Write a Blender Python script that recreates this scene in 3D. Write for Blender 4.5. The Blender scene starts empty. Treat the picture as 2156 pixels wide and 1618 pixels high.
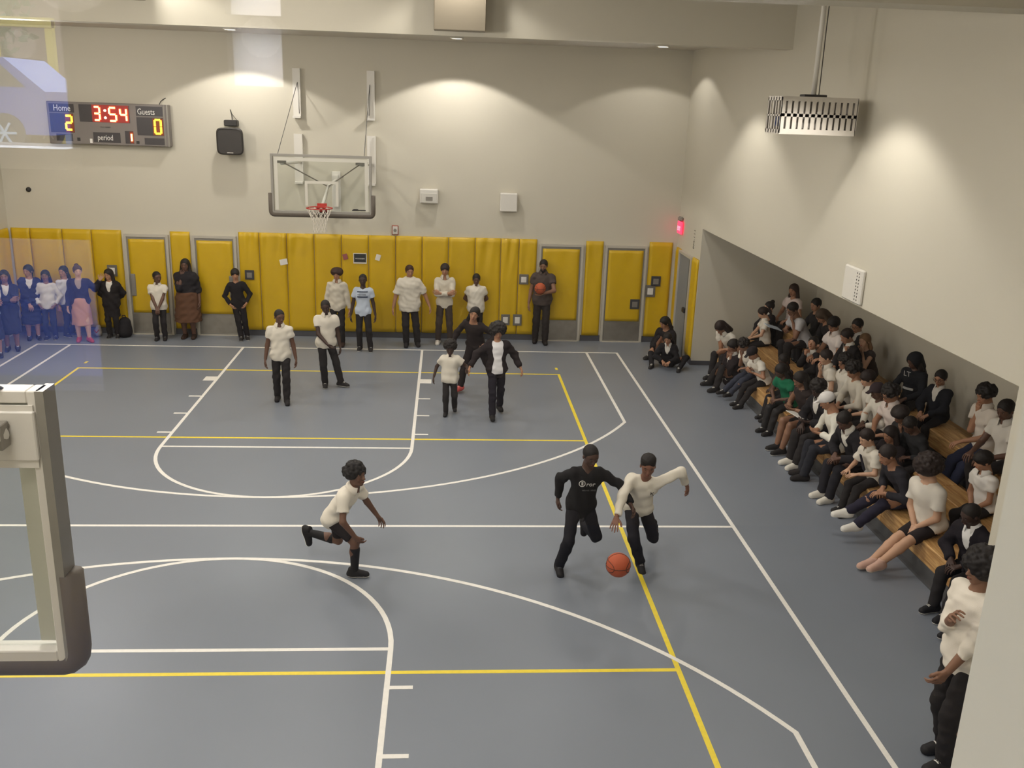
import bpy, math, random
import numpy as np
from mathutils import Vector, Matrix
SC = bpy.context.scene
COL = SC.collection
# ---------------------------------------------------------------- camera, world, lights, exposure
CAM = Vector((2.3048, -18.9347, 4.9683)); YAW, PIT, ROL = .0752, .2908, .0347
fw = Vector((math.sin(YAW)*math.cos(PIT), math.cos(YAW)*math.cos(PIT), -math.sin(PIT)))
rt = Vector((math.cos(YAW), -math.sin(YAW), 0)); upv = rt.cross(fw)
r2 = rt*math.cos(ROL)+upv*math.sin(ROL); u2 = -rt*math.sin(ROL)+upv*math.cos(ROL)
cd = bpy.data.cameras.new('camera'); cam = bpy.data.objects.new('camera', cd); COL.objects.link(cam)
M = Matrix.Identity(4)
for i in range(3):
    M[i][0] = r2[i]; M[i][1] = u2[i]; M[i][2] = -fw[i]; M[i][3] = CAM[i]
cam.matrix_world = M; cd.sensor_fit = 'HORIZONTAL'; cd.sensor_width = 36; cd.lens = 36*1966.9/2156
cd.clip_start = .02; cd.clip_end = 300
SC.camera = cam
SC.view_settings.view_transform = 'Standard'; SC.view_settings.look = 'None'
SC.view_settings.gamma = 1; SC.view_settings.use_curve_mapping = False
SC.view_settings.exposure = 0.35
SKY_STRENGTH = 1.5
w = bpy.data.worlds.new('sky'); SC.world = w; w.use_nodes = True
nt = w.node_tree; bg = nt.nodes['Background']; sk = nt.nodes.new('ShaderNodeTexSky')
sk.sky_type = 'NISHITA'; sk.sun_disc = False; sk.sun_elevation = math.radians(48); sk.sun_rotation = math.radians(200)
nt.links.new(sk.outputs[0], bg.inputs[0]); bg.inputs[1].default_value = SKY_STRENGTH
WARM = (1, .955, .885)
def lamp(kind, name, loc, power, rot=(0, 0, 0), **k):
    l = bpy.data.lights.new(name, kind); l.energy = power; l.color = k.pop('color', WARM)
    for a, b in k.items(): setattr(l, a, b)
    o = bpy.data.objects.new(name, l); COL.objects.link(o); o.location = loc; o.rotation_euler = rot
    return o
# ceiling downlights near the far wall and the right wall (the scallops), and the hall grid
for x, p in ((-1.75, 150), (2.45, 170), (6.4, 40)):
    lamp('SPOT', 'downlight_lamp', (x, -.15, 6.1), p*1.0, spot_size=math.radians(122), spot_blend=.12, shadow_soft_size=.06)
for y, p in ((-3.6, 90), (-8.6, 110)):
    lamp('SPOT', 'downlight_lamp', (6.25, y, 5.6), p, spot_size=math.radians(118), spot_blend=.35, shadow_soft_size=.1)
for x in (-1.75, 2.45):
    lamp('SPOT', 'beam_lamp', (x, -5.5, 6.85), 60, spot_size=math.radians(130), spot_blend=.3, shadow_soft_size=.1)
for x in (-4.4, 0, 4.2):
    for y in (-3, -7.2, -12.6, -15.8):
        lamp('AREA', 'hall_fill_lamp', (x, y, 5.7 if y < -4 else 6.0), 35 if y > -14 else 27, size=1.1)
for x, y in ((-4.2, -3.4), (-4.2, -9.4), (-4.2, -14.2), (.2, -7.6), (.2, -13.2)):
    lamp('POINT', 'alcove_fill_lamp', (x, y, 5.6), 125, shadow_soft_size=.22)  # unseen point lamps, added to get light into the bleacher alcove
lamp('AREA', 'corridor_lamp', (2.0, -20.2, 6.1), 6, size=.6)
lamp('AREA', 'hall_fill_lamp', (.6, -17.4, 5.7), 22, size=.8)  # extra unseen lamp, added to brighten the window jamb
# ---------------------------------------------------------------- helpers
def nodemat(name, col, rough=.6, metal=0., noise=0., nscale=8., bump=0., bscale=60., spec=.5, coat=0., emit=None, estr=1., trans=0.):
    m = bpy.data.materials.new(name); m.use_nodes = True; n = m.node_tree.nodes; L = m.node_tree.links
    b = n['Principled BSDF']; c = (*col, 1) if len(col) == 3 else col
    b.inputs['Base Color'].default_value = c; b.inputs['Roughness'].default_value = rough
    b.inputs['Metallic'].default_value = metal; b.inputs['Specular IOR Level'].default_value = spec
    if coat: b.inputs['Coat Weight'].default_value = coat
    if trans: b.inputs['Transmission Weight'].default_value = trans
    tc = n.new('ShaderNodeTexCoord')
    if noise:
        t = n.new('ShaderNodeTexNoise'); t.inputs['Scale'].default_value = nscale; t.inputs['Detail'].default_value = 5
        L.new(tc.outputs['Object'], t.inputs['Vector'])
        r = n.new('ShaderNodeMapRange'); r.inputs[1].default_value = .3; r.inputs[2].default_value = .7
        r.inputs[3].default_value = 1-noise; r.inputs[4].default_value = 1+noise
        L.new(t.outputs['Fac'], r.inputs[0])
        x = n.new('ShaderNodeVectorMath'); x.operation = 'SCALE'; x.inputs[0].default_value = c[:3]
        L.new(r.outputs[0], x.inputs['Scale']); L.new(x.outputs[0], b.inputs['Base Color'])
    if bump:
        t = n.new('ShaderNodeTexNoise'); t.inputs['Scale'].default_value = bscale; t.inputs['Detail'].default_value = 3
        L.new(tc.outputs['Object'], t.inputs['Vector'])
        p = n.new('ShaderNodeBump'); p.inputs['Strength'].default_value = bump; p.inputs['Distance'].default_value = .01
        L.new(t.outputs['Fac'], p.inputs['Height']); L.new(p.outputs[0], b.inputs['Normal'])
    if emit:
        b.inputs['Emission Color'].default_value = (*emit, 1); b.inputs['Emission Strength'].default_value = estr
    return m
MT = {}
def mat(key, *a, **k):
    if key not in MT: MT[key] = nodemat(key, *a, **k)
    return MT[key]
def hexc(h):
    r = [int(h[i:i+2], 16)/255 for i in (0, 2, 4)]
    return tuple(((v+.055)/1.055)**2.4 if v > .04045 else v/12.92 for v in r)
W_ = mat('painted_wall', hexc('cac4b4'), .75, noise=.015, nscale=.6)
WH = mat('white_enamel', hexc('dcd8d0'), .4)
LINE = mat('white_paint', hexc('ebe8e2'), .5, noise=.04, nscale=20)
YLINE = mat('yellow_paint', hexc('edd53c'), .5, noise=.05, nscale=20)
YPAD = mat('yellow_vinyl', hexc('cda80a'), .42, noise=.03, nscale=3, bump=.05, bscale=9)
STEEL = mat('brushed_steel', hexc('9b9892'), .4, .6, noise=.06, nscale=9)
GREYM = mat('grey_metal', hexc('8d8880'), .45, .3)
DARK = mat('dark_rubber', hexc('3c3c40'), .6)
BLACK = mat('black_plastic', hexc('2a2725'), .5)
FRAME = mat('door_frame_paint', hexc('b9b3a6'), .5)
PADG = mat('grey_foam_pad', hexc('5e554b'), .6)
WOOD = None
def sm(o, on=True):
    me = o.data
    me.polygons.foreach_set('use_smooth', [on]*len(me.polygons)); return o
class MB:
    def __init__(s): s.v = []; s.f = []; s.mi = []
    def add(s, V, F, mi=0):
        b = len(s.v); s.v += [tuple(p) for p in V]; s.f += [tuple(i+b for i in q) for q in F]; s.mi += [mi]*len(F); return s
    def box(s, x0, x1, y0, y1, z0, z1, mi=0, b=0):
        if b and min(abs(x1-x0), abs(y1-y0), abs(z1-z0)) > 2.2*b:
            X = (min(x0, x1), max(x0, x1)); Y = (min(y0, y1), max(y0, y1)); Z = (min(z0, z1), max(z0, z1)); V = []
            for a in (0, 1):
                for c in (0, 1):
                    for d in (0, 1):
                        sx, sy, sz = (1, -1)[a], (1, -1)[c], (1, -1)[d]
                        V += [(X[a], Y[c]+sy*b, Z[d]+sz*b), (X[a]+sx*b, Y[c], Z[d]+sz*b), (X[a]+sx*b, Y[c]+sy*b, Z[d])]
            F = []
            I = lambda a, c, d, k: ((a*2+c)*2+d)*3+k
            F += [(I(0,0,0,0), I(0,0,1,0), I(0,1,1,0), I(0,1,0,0)), (I(1,0,0,0), I(1,1,0,0), I(1,1,1,0), I(1,0,1,0))]
            F += [(I(0,0,0,1), I(1,0,0,1), I(1,0,1,1), I(0,0,1,1)), (I(0,1,0,1), I(0,1,1,1), I(1,1,1,1), I(1,1,0,1))]
            F += [(I(0,0,0,2), I(0,1,0,2), I(1,1,0,2), I(1,0,0,2)), (I(0,0,1,2), I(1,0,1,2), I(1,1,1,2), I(0,1,1,2))]
            for a in (0, 1):
                for c in (0, 1):
                    F += [(I(a,c,0,0), I(a,c,0,1), I(a,c,1,1), I(a,c,1,0)), (I(a,0,c,0), I(a,0,c,2), I(a,1,c,2), I(a,1,c,0)), (I(0,a,c,1), I(0,a,c,2), I(1,a,c,2), I(1,a,c,1))]
                    for d in (0, 1): F.append((I(a,c,d,0), I(a,c,d,1), I(a,c,d,2)))
            return s.add(V, F, mi)
        V = [(x, y, z) for x in (x0, x1) for y in (y0, y1) for z in (z0, z1)]
        return s.add(V, [(0, 1, 3, 2), (4, 6, 7, 5), (0, 4, 5, 1), (2, 3, 7, 6), (0, 2, 6, 4), (1, 5, 7, 3)], mi)
    def tube(s, pts, r, n=10, mi=0, cap=True, closed=False):
        P = [Vector(p) for p in pts]; m = len(P); R = r if isinstance(r, (list, tuple)) else [r]*m
        V = []; F = []; prev = None
        for i, p in enumerate(P):
            if closed: t = (P[(i+1) % m]-P[i-1]).normalized()
            else: t = (P[min(i+1, m-1)]-P[max(i-1, 0)]).normalized()
            a = prev if prev is not None else (Vector((0, 0, 1)) if abs(t.z) < .9 else Vector((1, 0, 0)))
            a = (a-t*a.dot(t)).normalized(); prev = a; b = t.cross(a)
            for k in range(n):
                q = 2*math.pi*k/n; V.append(p+(a*math.cos(q)+b*math.sin(q))*R[i])
        for i in range(m if closed else m-1):
            j = (i+1) % m
            for k in range(n): F.append((i*n+k, i*n+(k+1) % n, j*n+(k+1) % n, j*n+k))
        if cap and not closed: F += [tuple(range(n))[::-1], tuple(range((m-1)*n, m*n))]
        return s.add(V, F, mi)
    def lathe(s, prof, c, axis='z', n=24, mi=0):
        V = []; F = []
        for (r, h) in prof:
            for k in range(n):
                q = 2*math.pi*k/n; a, b = r*math.cos(q), r*math.sin(q)
                V.append({'z': (c[0]+a, c[1]+b, c[2]+h), 'y': (c[0]+a, c[1]+h, c[2]+b), 'x': (c[0]+h, c[1]+a, c[2]+b)}[axis])
        for i in range(len(prof)-1):
            for k in range(n): F.append((i*n+k, i*n+(k+1) % n, (i+1)*n+(k+1) % n, (i+1)*n+k))
        return s.add(V, F, mi)
    def strip(s, pts, wd, z, z0=0., closed=False, mi=0):
        # flat painted stripe along a polyline (mitred), thin box
        P = [Vector((p[0], p[1])) for p in pts]; m = len(P); V = []; F = []
        for i in range(m):
            a = P[i]-P[i-1] if (i > 0 or closed) else P[1]-P[0]; b = (P[(i+1) % m]-P[i]) if (i < m-1 or closed) else a
            a = a.normalized(); b = b.normalized(); t = (a+b).normalized(); nn = Vector((-t.y, t.x)); k = 1/max(.3, nn.dot(Vector((-a.y, a.x))))
            for sg in (1, -1):
                q = P[i]+nn*sg*wd/2*k; V += [(q.x, q.y, z), (q.x, q.y, z0)]
        for i in range(m if closed else m-1):
            j = (i+1) % m; a, b = i*4, j*4
            F += [(a, a+2, b+2, b), (a, b, b+1, a+1), (a+2, a+3, b+3, b+2)]
        if not closed: F += [(0, 1, 3, 2), ((m-1)*4, (m-1)*4+2, (m-1)*4+3, (m-1)*4+1)]
        return s.add(V, F, mi)
    def build(s, name, mats, parent=None, smooth=False, loc=None):
        me = bpy.data.meshes.new(name); me.from_pydata(s.v, [], s.f)
        if not isinstance(mats, (list, tuple)): mats = [mats]
        for m in mats: me.materials.append(m)
        if len(mats) > 1: me.polygons.foreach_set('material_index', s.mi)
        me.validate(); me.update()
        o = bpy.data.objects.new(name, me); COL.objects.link(o)
        if parent: o.parent = parent
        if loc: o.location = loc
        if smooth: sm(o)
        return o
def fixn(o):
    import bmesh
    bm = bmesh.new(); bm.from_mesh(o.data); bmesh.ops.recalc_face_normals(bm, faces=bm.faces); bm.to_mesh(o.data); bm.free(); return o
def tag(o, label=None, cat=None, group=None, kind=None):
    if label: o['label'] = label
    if cat: o['category'] = cat
    if group: o['group'] = group
    if kind: o['kind'] = kind
    return o
def empty(name, loc, label, cat, group=None):
    o = bpy.data.objects.new(name, None); COL.objects.link(o); o.location = loc; o.empty_display_size = .1
    return tag(o, label, cat, group)
def reparent(objs, root):
    for o in objs:
        o.parent = root; o.matrix_parent_inverse = Matrix.Translation(-Vector(root.location)) @ Matrix.Identity(4)
def text(s, name, size, m, loc, rot, parent=None, ext=.002, ax='LEFT', sx=1.):
    c = bpy.data.curves.new(name, 'FONT'); c.body = s; c.size = size; c.extrude = ext; c.align_x = ax; c.resolution_u = 2
    o = bpy.data.objects.new(name, c); COL.objects.link(o)
    dg = bpy.context.evaluated_depsgraph_get(); me = bpy.data.meshes.new_from_object(o.evaluated_get(dg)); me.name = name
    bpy.data.objects.remove(o); me.materials.clear(); me.materials.append(m)
    o = bpy.data.objects.new(name, me); COL.objects.link(o); o.location = loc; o.rotation_euler = rot; o.scale = (sx, 1, 1)
    if parent: o.parent = parent
    return o
def st(o, kind='structure'): o['kind'] = kind; return o
# ---------------------------------------------------------------- setting
XL, XR, YF, YN = -6.7, 7.3, 1.04, -18.2
XB, YJ, YK = 9.75, -.85, -11.45          # alcove: back wall, far jamb, near jamb
HM = 8.47
FLOOR = mat('grey_sport_floor', hexc('7b818b'), .38, noise=.035, nscale=.7, spec=.35)
fl = st(MB().box(XL-.2, XB+.2, YN-.4, YF+.2, -.2, 0).build('floor', FLOOR))
def line(pts, m=LINE, wd=.05, z=.002, closed=False): return MB().strip(pts, wd, z, closed=closed).build('court_line', m, fl)
def arc(cx, cy, r, a0, a1, n=40): return [(cx+r*math.cos(math.radians(a0+(a1-a0)*i/n)), cy+r*math.sin(math.radians(a0+(a1-a0)*i/n))) for i in range(n+1)]
SB = 5.93; T3 = 5.28
line([(-SB, 0), (SB, 0), (SB, -2*HM), (-SB, -2*HM)], closed=True)
line([(-SB, -HM), (SB, -HM)], z=.0015)
for sg in (1, -1):
    ty = lambda v: -v if sg == 1 else -2*HM+v
    a = math.degrees(math.acos(T3/6.02))
    line([(T3, ty(.03))]+[(x, ty(1.6+y)) for x, y in arc(0, 0, 6.02, a, 180-a, 70)]+[(-T3, ty(.03))], z=.0025)
    line([(1.83, ty(.03))]+[(x, ty(5.79+y)) for x, y in arc(0, 0, 1.83, 0, 180, 40)]+[(-1.83, ty(.03))], z=.003)
    line([(-1.83, ty(5.79)), (1.83, ty(5.79))], z=.0018)
    for s2 in (1, -1):
        line([(s2*1.85, ty(2.285)), (s2*2.06, ty(2.285))], wd=.26, z=.0022)
        for v in (3.35, 4.27, 5.18): line([(s2*1.85, ty(v)), (s2*2.06, ty(v))], z=.0022)
ylo, yhi = -2*HM+1.7, -1.7
line([(-4.5, yhi), (4.5, yhi), (4.5, ylo), (-4.5, ylo)], YLINE, closed=True, z=.0012)
for y in (-5.4, -11.53): line([(-4.5, y), (4.5, y)], YLINE, z=.001)
for x in (-4.5, 4.5): line([(x, -1.38), (x, -1.24)], YLINE)
def wall(name, *a, m=W_): return st(MB().box(*a).build(name, m))
wall('wall_far', XL-.2, XR+.2, YF, YF+.2, 0, 7.1)
wall('wall_left', XL-.2, XL, YN, YF, 0, 7.1)
b = MB()
b.box(XR, XR+.2, YJ, YF, 0, 7.1).box(XR, XR+.2, YN-.4, YK, 0, 7.1).box(XR, XR+.2, YK, YJ, 2.76, 7.1)
st(b.build('wall_right', W_))
wall('wall_alcove_far', XR+.2, XB+.2, YJ, YJ+.15, 0, 2.9)
wall('wall_alcove_near', XR+.2, XB+.2, YK-.15, YK, 0, 2.9)
wall('wall_alcove_back', XB, XB+.2, YK, YJ, 0, 2.9)
wall('ceiling_alcove', XR+.2, XB, YK, YJ, 2.76, 2.9)
OP = (1.2, 2.802, 3.95, 5.75)
b = MB(); b.box(XL-.2, OP[0], YN-.4, YN, 0, 7.1).box(OP[1], XR, YN-.4, YN, 0, 7.1).box(OP[0], OP[1], YN-.4, YN, 0, OP[2]).box(OP[0], OP[1], YN-.4, YN, OP[3], 7.1)
st(b.build('wall_near', W_))
CEIL = mat('ceiling_paint', hexc('c6bfb2'), .8)
b = MB(); b.box(XL-.2, XR+.2, -4.5, YF+.2, 6.14, 7.0)
b.box(XL-.2, XR+.2, YN-.4, -4.8, 6.95, 7.1)
st(b.build('ceiling', CEIL))
st(MB().box(XL, XR, -4.8, -4.5, 5.87, 7.0).build('trim_beam_far', W_))
st(MB().box(XL, XR, -10.9, -10.5, 5.87, 7.0).build('trim_beam_middle', W_))
BASE = mat('dark_baseboard', hexc('4a4a50'), .55)
# ---- far wall panels, doors
def pad(name_parent, axis, a0, a1, pos, z0, z1, th=.05, seed=0, fold=0):
    """upholstered wall pad: a0..a1 along the wall, pos = wall face, front towards the room"""
    rnd = random.Random(seed); nu, nv = 12, 22; V = []; F = []
    ph = rnd.random()*6
    g = .006
    a0 += g; a1 -= g
    for j in range(nv+1):
        for i in range(nu+1):
            u, v = i/nu, j/nv
            e = min(1, min(u, 1-u)*(a1-a0)/.03)*1.; ev = min(1, min(v, 1-v)*(z1-z0)/.03)
            h = th*math.sqrt(max(0, 1-(1-e)**2))*.45+th*.55; h *= .75+.25*math.sqrt(max(0, 1-(1-ev)**2))
            h += .006*math.sin(u*9+v*5+ph)*math.sin(v*7+ph*2)*e*ev
            if fold: h += fold*.05*math.exp(-((1-v)/.22)**2)*(abs(2*u-1)**1.5-.5)*e*ev+fold*.016*math.sin(14*u+6*(1-v)+ph)*math.exp(-((1-v)/.3)**2)*e
            V.append((a0+u*(a1-a0), h, z0+v*(z1-z0)))
    n = len(V)
    for j in range(nv):
        for i in range(nu):
            k = j*(nu+1)+i; F.append((k, k+1, k+nu+2, k+nu+1))
    rim = [i for i in range(nu+1)]+[(j+1)*(nu+1)-1 for j in range(1, nv+1)]+[nv*(nu+1)+i for i in range(nu-1, -1, -1)]+[j*(nu+1) for j in range(nv-1, 0, -1)]
    for k in rim: V.append((V[k][0], 0.001, V[k][2]))
    m = len(rim)
    for k in range(m): F.append((rim[k], n+k, n+(k+1) % m, rim[(k+1) % m]))
    F.append(tuple(n+k for k in range(m)))
    if axis == 'y': V = [(x, pos-h, z) for x, h, z in V]
    elif axis == 'R': V = [(pos-h, x, z) for x, h, z in V]
    elif axis == 'L': V = [(pos+h, x, z) for x, h, z in V]
    o = fixn(MB().add(V, F).build('pad_panel', YPAD, name_parent, smooth=True)); return o
def padrow(label, specs, axis, pos, loc, fold=(), z1=2.2):
    r = empty('wall_padding', loc, label, 'wall pads', 'yellow wall pads'); ps = []
    for i, (a, c) in enumerate(specs): ps.append(pad(None, axis, a, c, pos, .13, z1, seed=hash_(a, c), fold=1 if i in fold else .15))
    reparent(ps, r); return r
def hash_(a, c): return int(abs(a*131+c*977)*100) % 9973
X = [-2.05, -1.62, -1.05, -.48, .09, .66, 1.23, 1.79, 2.35, 2.92, 3.47, 3.86]
padrow('long row of yellow vinyl wall pads behind the far hoop', list(zip(X[:-1], X[1:]))+[(3.86, 4.25)], 'y', YF, (0, YF-.05, .13), fold=(0, 1, 2, 9, 10), z1=2.22)
padrow('yellow wall pads on the left end of the far wall', [(-6.65, -6.27), (-6.27, -5.63), (-5.63, -5.04), (-5.04, -4.43)], 'y', YF, (-5.4, YF-.05, .13))
padrow('narrow yellow wall pad between the two left doors', [(-3.45, -3.04)], 'y', YF, (-3.25, YF-.05, .13))
padrow('narrow yellow wall pad between the two right doors', [(5.3, 5.69)], 'y', YF, (5.5, YF-.05, .13), z1=2.21)
padrow('yellow wall pad with metal wall plates in the right corner', [(6.68, 7.2)], 'y', YF, (6.9, YF-.05, .13), z1=2.22)
padrow('yellow wall pad on the left wall by the corner', [(.35-.65*i, .98-.65*i) for i in range(5)], 'L', XL, (XL+.05, -1, .13))
padrow('short yellow wall pad on the right wall beside the door', [(.62, .97)], 'R', XR, (XR-.05, .8, .13), z1=2.14)
padrow('yellow wall pad on the right wall next to the bleacher recess', [(-.83, -.42)], 'R', XR, (XR-.05, -.6, .13), z1=2.14)
b = MB()
for a, c in ((-6.7, -4.43), (-3.46, -3.02), (-2.07, 4.27), (5.28, 5.71), (6.66, 7.3)): b.box(a, c, YF-.02, YF, 0, .13)
st(b.build('baseboard_far', BASE))
st(MB().box(XR-.02, XR, .6, 1.02, 0, .13).box(XR-.02, XR, -.85, -.4, 0, .13).box(XR, XB, YJ-.012, YJ, 0, .09).build('baseboard_right', BASE))
KICK = mat('kick_plate_steel', hexc('a09a90'), .3, .7, noise=.1, nscale=6)
def door(n, x0, x1, side, bright=1):
    """far wall door with upholstered panel; side = handle side"""
    r = st(MB().box(x0+.05, x1-.05, YF-.045, YF, .01, 2.08).build('door_%d' % n, STEEL))
    f = MB(); f.box(x0, x0+.05, YF-.07, YF, 0, 2.08).box(x1-.05, x1, YF-.07, YF, 0, 2.08).box(x0, x1, YF-.07, YF, 2.08, 2.13); f.build('door_frame', FRAME, r)
    o = pad(None, 'y', x0+.075, x1-.075, YF-.045, .47, 2.03, th=.02, seed=n*7, fold=.3); o.name = 'door_pad'; o.parent = r
    MB().box(x0+.07, x1-.07, YF-.052, YF-.045, .05, .45, b=.002).build('kick_plate', KICK, r)
    MB().box(x0+.05, x1-.05, YF-.1, YF-.0, 0, .015).build('threshold', FRAME, r)
    if side:
        hx = x0+.13 if side < 0 else x1-.13
        MB().box(hx-.05, hx+.05, YF-.085, YF-.06, .83, 1.3, b=.01).build('push_plate', GREYM, r)
    return r
door(1, -4.38, -3.48, -1); door(2, -2.99, -2.09, 1); door(3, 4.29, 5.25, 0); door(4, 5.72, 6.64, 0)
r = st(MB().box(XR-.04, XR, -.36, .56, .01, 2.08).build('door_5', mat('door_grey', hexc('7f8489'), .5)))
f = MB(); f.box(XR-.07, XR, -.42, -.36, 0, 2.08).box(XR-.07, XR, .56, .62, 0, 2.08).box(XR-.07, XR, -.42, .62, 2.08, 2.13); f.build('door_frame', FRAME, r)
MB().box(XR-.1, XR-.04, -.3, -.14, .95, 1.05, b=.01).build('door_handle', BLACK, r)
MB().box(XR-.06, XR-.04, -.36, -.28, .02, 2.06).build('door_edge', DARK, r)
# ---- wall plates in the padding, stickers, papers
PL = mat('wall_plate_steel', hexc('77736c'), .5, .4, noise=.1, nscale=30); PAP = mat('paper_white', hexc('dedad2'), .8)
def plate(x, z, w_, h, lab, dark=False, inner=True, dep=.07):
    r = empty('wall_plate', (x, YF-dep, z), lab, 'wall plate', 'metal wall plates')
    MB().box(-w_/2, w_/2, -.012, 0, -h/2, h/2, b=.004).build('cover', DARK if dark else PL, r)
    if inner: MB().box(-w_*.28, w_*.28, -.018, -.012, -h*.3, h*.25).box(-w_*.05, w_*.12, -.024, -.018, -h*.1, h*.15).build('socket', [PAP] if not dark else [GREYM], r)
    return r
plate(-4.66, 1.36, .2, .24, 'metal wall plate in the pad left of the leftmost door')
plate(-1.84, 1.33, .19, .2, 'grey metal wall plate beside the second door from the left', dark=True)
plate(3.98, 1.36, .2, .22, 'metal wall plate left of the tall man with a ball')
plate(3.61, .46, .19, .24, 'low metal wall plate, left one of the pair near the tall man')
plate(3.87, .46, .19, .25, 'low metal wall plate, right one of the pair near the tall man')
plate(6.87, 1.38, .21, .22, 'upper dark wall plate with white lettering in the right corner', dark=True)
plate(6.76, 1.16, .22, .26, 'framed wall plate with a heart mark in the right corner')
plate(6.44, .86, .21, .22, 'dark metal plate on the rightmost far door', dark=True)
def paper(name, x, z, w_, h, rot, m, lab, cat):
    o = MB().box(-w_/2, w_/2, -.003, 0, -h/2, h/2).build(name, m); o.location = (x, YF-.062, z); o.rotation_euler = (0, rot, 0); return tag(o, lab, cat)
paper('sticker', -1.12, 1.62, .16, .12, -.2, PAP, 'small white sticker on the yellow pads above the boys in front', 'sticker')
paper('sticker', .17, 1.76, .1, .12, -.25, mat('sticker_red', hexc('a05a5a'), .7), 'small reddish sticker left of the framed notice', 'sticker')
paper('sticker', .86, 1.76, .1, .13, .3, PAP, 'small white sticker right of the framed notice', 'sticker')
paper('sticker', 2.3, 1.6, .12, .12, .7, PAP, 'round white sticker above the boy with crossed arms', 'sticker')
r = empty('wall_notice', (.48, YF-.06, 1.73), 'black framed notice with white border on the yellow pads', 'notice')
MB().box(-.14, .14, -.008, 0, -.11, .11).build('border', PAP, r); MB().box(-.125, .125, -.012, -.008, -.08, .1).build('panel', mat('notice_black', hexc('2b2d2e'), .6), r)
text('WOODEN', 'lettering', .042, PAP, (0, -.013, -.015), (math.pi/2, 0, 0), r, ax='CENTER')
# ---- speaker, boxes, alarms
r = empty('wall_speaker', (-2.05, YF, 4.1), 'black rounded loudspeaker mounted high beside the scoreboard', 'speaker')
b = MB(); n = 28; V = []
prof = lambda s_, d: [(s_*math.copysign(abs(math.cos(t))**.35, math.cos(t)), d, s_*math.copysign(abs(math.sin(t))**.35, math.sin(t))) for t in [2*math.pi*k/n for k in range(n)]]
V = prof(.22, -.0)+prof(.26, -.16)+prof(.265, -.2)+prof(.24, -.22)+prof(.235, -.21)
F = [(i*n+k, i*n+(k+1) % n, (i+1)*n+(k+1) % n, (i+1)*n+k) for i in range(4) for k in range(n)]+[tuple(range(n)), tuple(range(4*n, 5*n))]
o = fixn(b.add(V, F).build('cabinet', mat('speaker_black', hexc('34302d'), .55, bump=.3, bscale=200), r)); o.location = (0, -.12, -.03)
MB().box(-.13, .13, -.2, -.0, .26, .38, b=.015).build('bracket', BLACK, r)
MB().tube([(0, -.01, .38), (.0, -.03, .5), (-.03, -.01, .58)], .008, 6).tube([(0, -.02, .5), (.1, -.05, .38)], .005, 5).build('cable', BLACK, r)
MB().box(-.06, .06, -.345, -.335, -.26, -.245).build('name_plate', WH, r)
def wbox(x0, x1, z0, z1, d, lab, style):
    r = empty('wall_box', ((x0+x1)/2, YF, (z0+z1)/2), lab, 'wall box'); w_, h = (x1-x0)/2, (z1-z0)/2
    o = MB(); o.box(-w_, w_, -d, 0, -h, h, b=.015); o.build('housing', WH, r)
    if style: MB().box(-w_*.85, w_*.85, -d-.012, -d, -h*.9, h*.45, b=.004).build('cover', mat('pale_cover', hexc('cfcbc2'), .35), r); MB().box(-w_*.35, w_*.4, -d-.018, -d-.012, -h*.6, -h*.05).build('display', GREYM, r)
    return r
wbox(1.74, 2.12, 2.93, 3.22, .16, 'white thermostat box under a clear cover, left box on the far wall', 1)
wbox(3.42, 3.78, 2.8, 3.18, .15, 'plain white wall box right of the basketball hoop', 0)
r = empty('fire_alarm', (1.22, YF, 2.34), 'red and white fire alarm strobe above the yellow pads', 'alarm')
MB().box(-.07, .07, -.03, 0, -.1, .1, b=.01).build('back_box', mat('alarm_red', hexc('9a4636'), .5), r); MB().box(-.055, .055, -.045, -.03, -.085, .085, b=.006).build('face', PAP, r); MB().lathe([(0, -.06), (.03, -.06), (.035, -.045)], (0, 0, 0), 'y', 14).build('strobe', GREYM, r)
r = empty('camera_dome', (-6.2, YF, 2.98), 'small dark dome camera on the far wall at left', 'camera')
MB().lathe([(.05, 0), (.05, -.02), (.035, -.05), (0, -.06)], (0, 0, 0), 'y', 14).build('dome', BLACK, r, True)
r = empty('exit_sign', (XR, .77, 2.62), 'glowing pink red exit sign on the right wall above the door', 'exit sign')
MB().box(-.07, -.03, -.17, .15, -.17, .09, b=.01).build('sign_face', mat('exit_glow', hexc('ff5577'), .4, emit=hexc('ff3a62'), estr=1.1), r)
MB().box(-.09, 0, -.1, .1, .09, .19, b=.03).build('canopy', GREYM, r)
t = text('EXIT', 'lettering', .13, mat('exit_white', hexc('ffb0c0'), .5, emit=hexc('ff9ab0'), estr=1.2), (-.073, .13, -.1), (math.pi/2, 0, -math.pi/2), r)
t = text('PM-111', 'wall_lettering', .13, mat('lettering_grey', hexc('5f594f'), .6), (0, 0, 0), (0, 0, 0))
t.matrix_world = Matrix(((0, 0, -1, XR-.003), (0, 1, 0, -.34), (1, 0, 0, 2.28), (0, 0, 0, 1)))
tag(t, 'grey lettering painted on the right wall by the recess corner', 'lettering')
r = empty('wall_panel', (XR, -7.95, 2.99), 'white perforated wall control panel above the bleachers', 'panel')
MB().box(-.05, 0, -.26, .26, -.2, .22, b=.015).build('housing', WH, r)
b = MB()
for i in range(9):
    for j in range(2): b.lathe([(.011, -.052), (0, -.053)], (0, -.12-.06*j, -.15+i*.04), 'x', 8)
st(b.build('perforation', BLACK, r), 'stuff')
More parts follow.
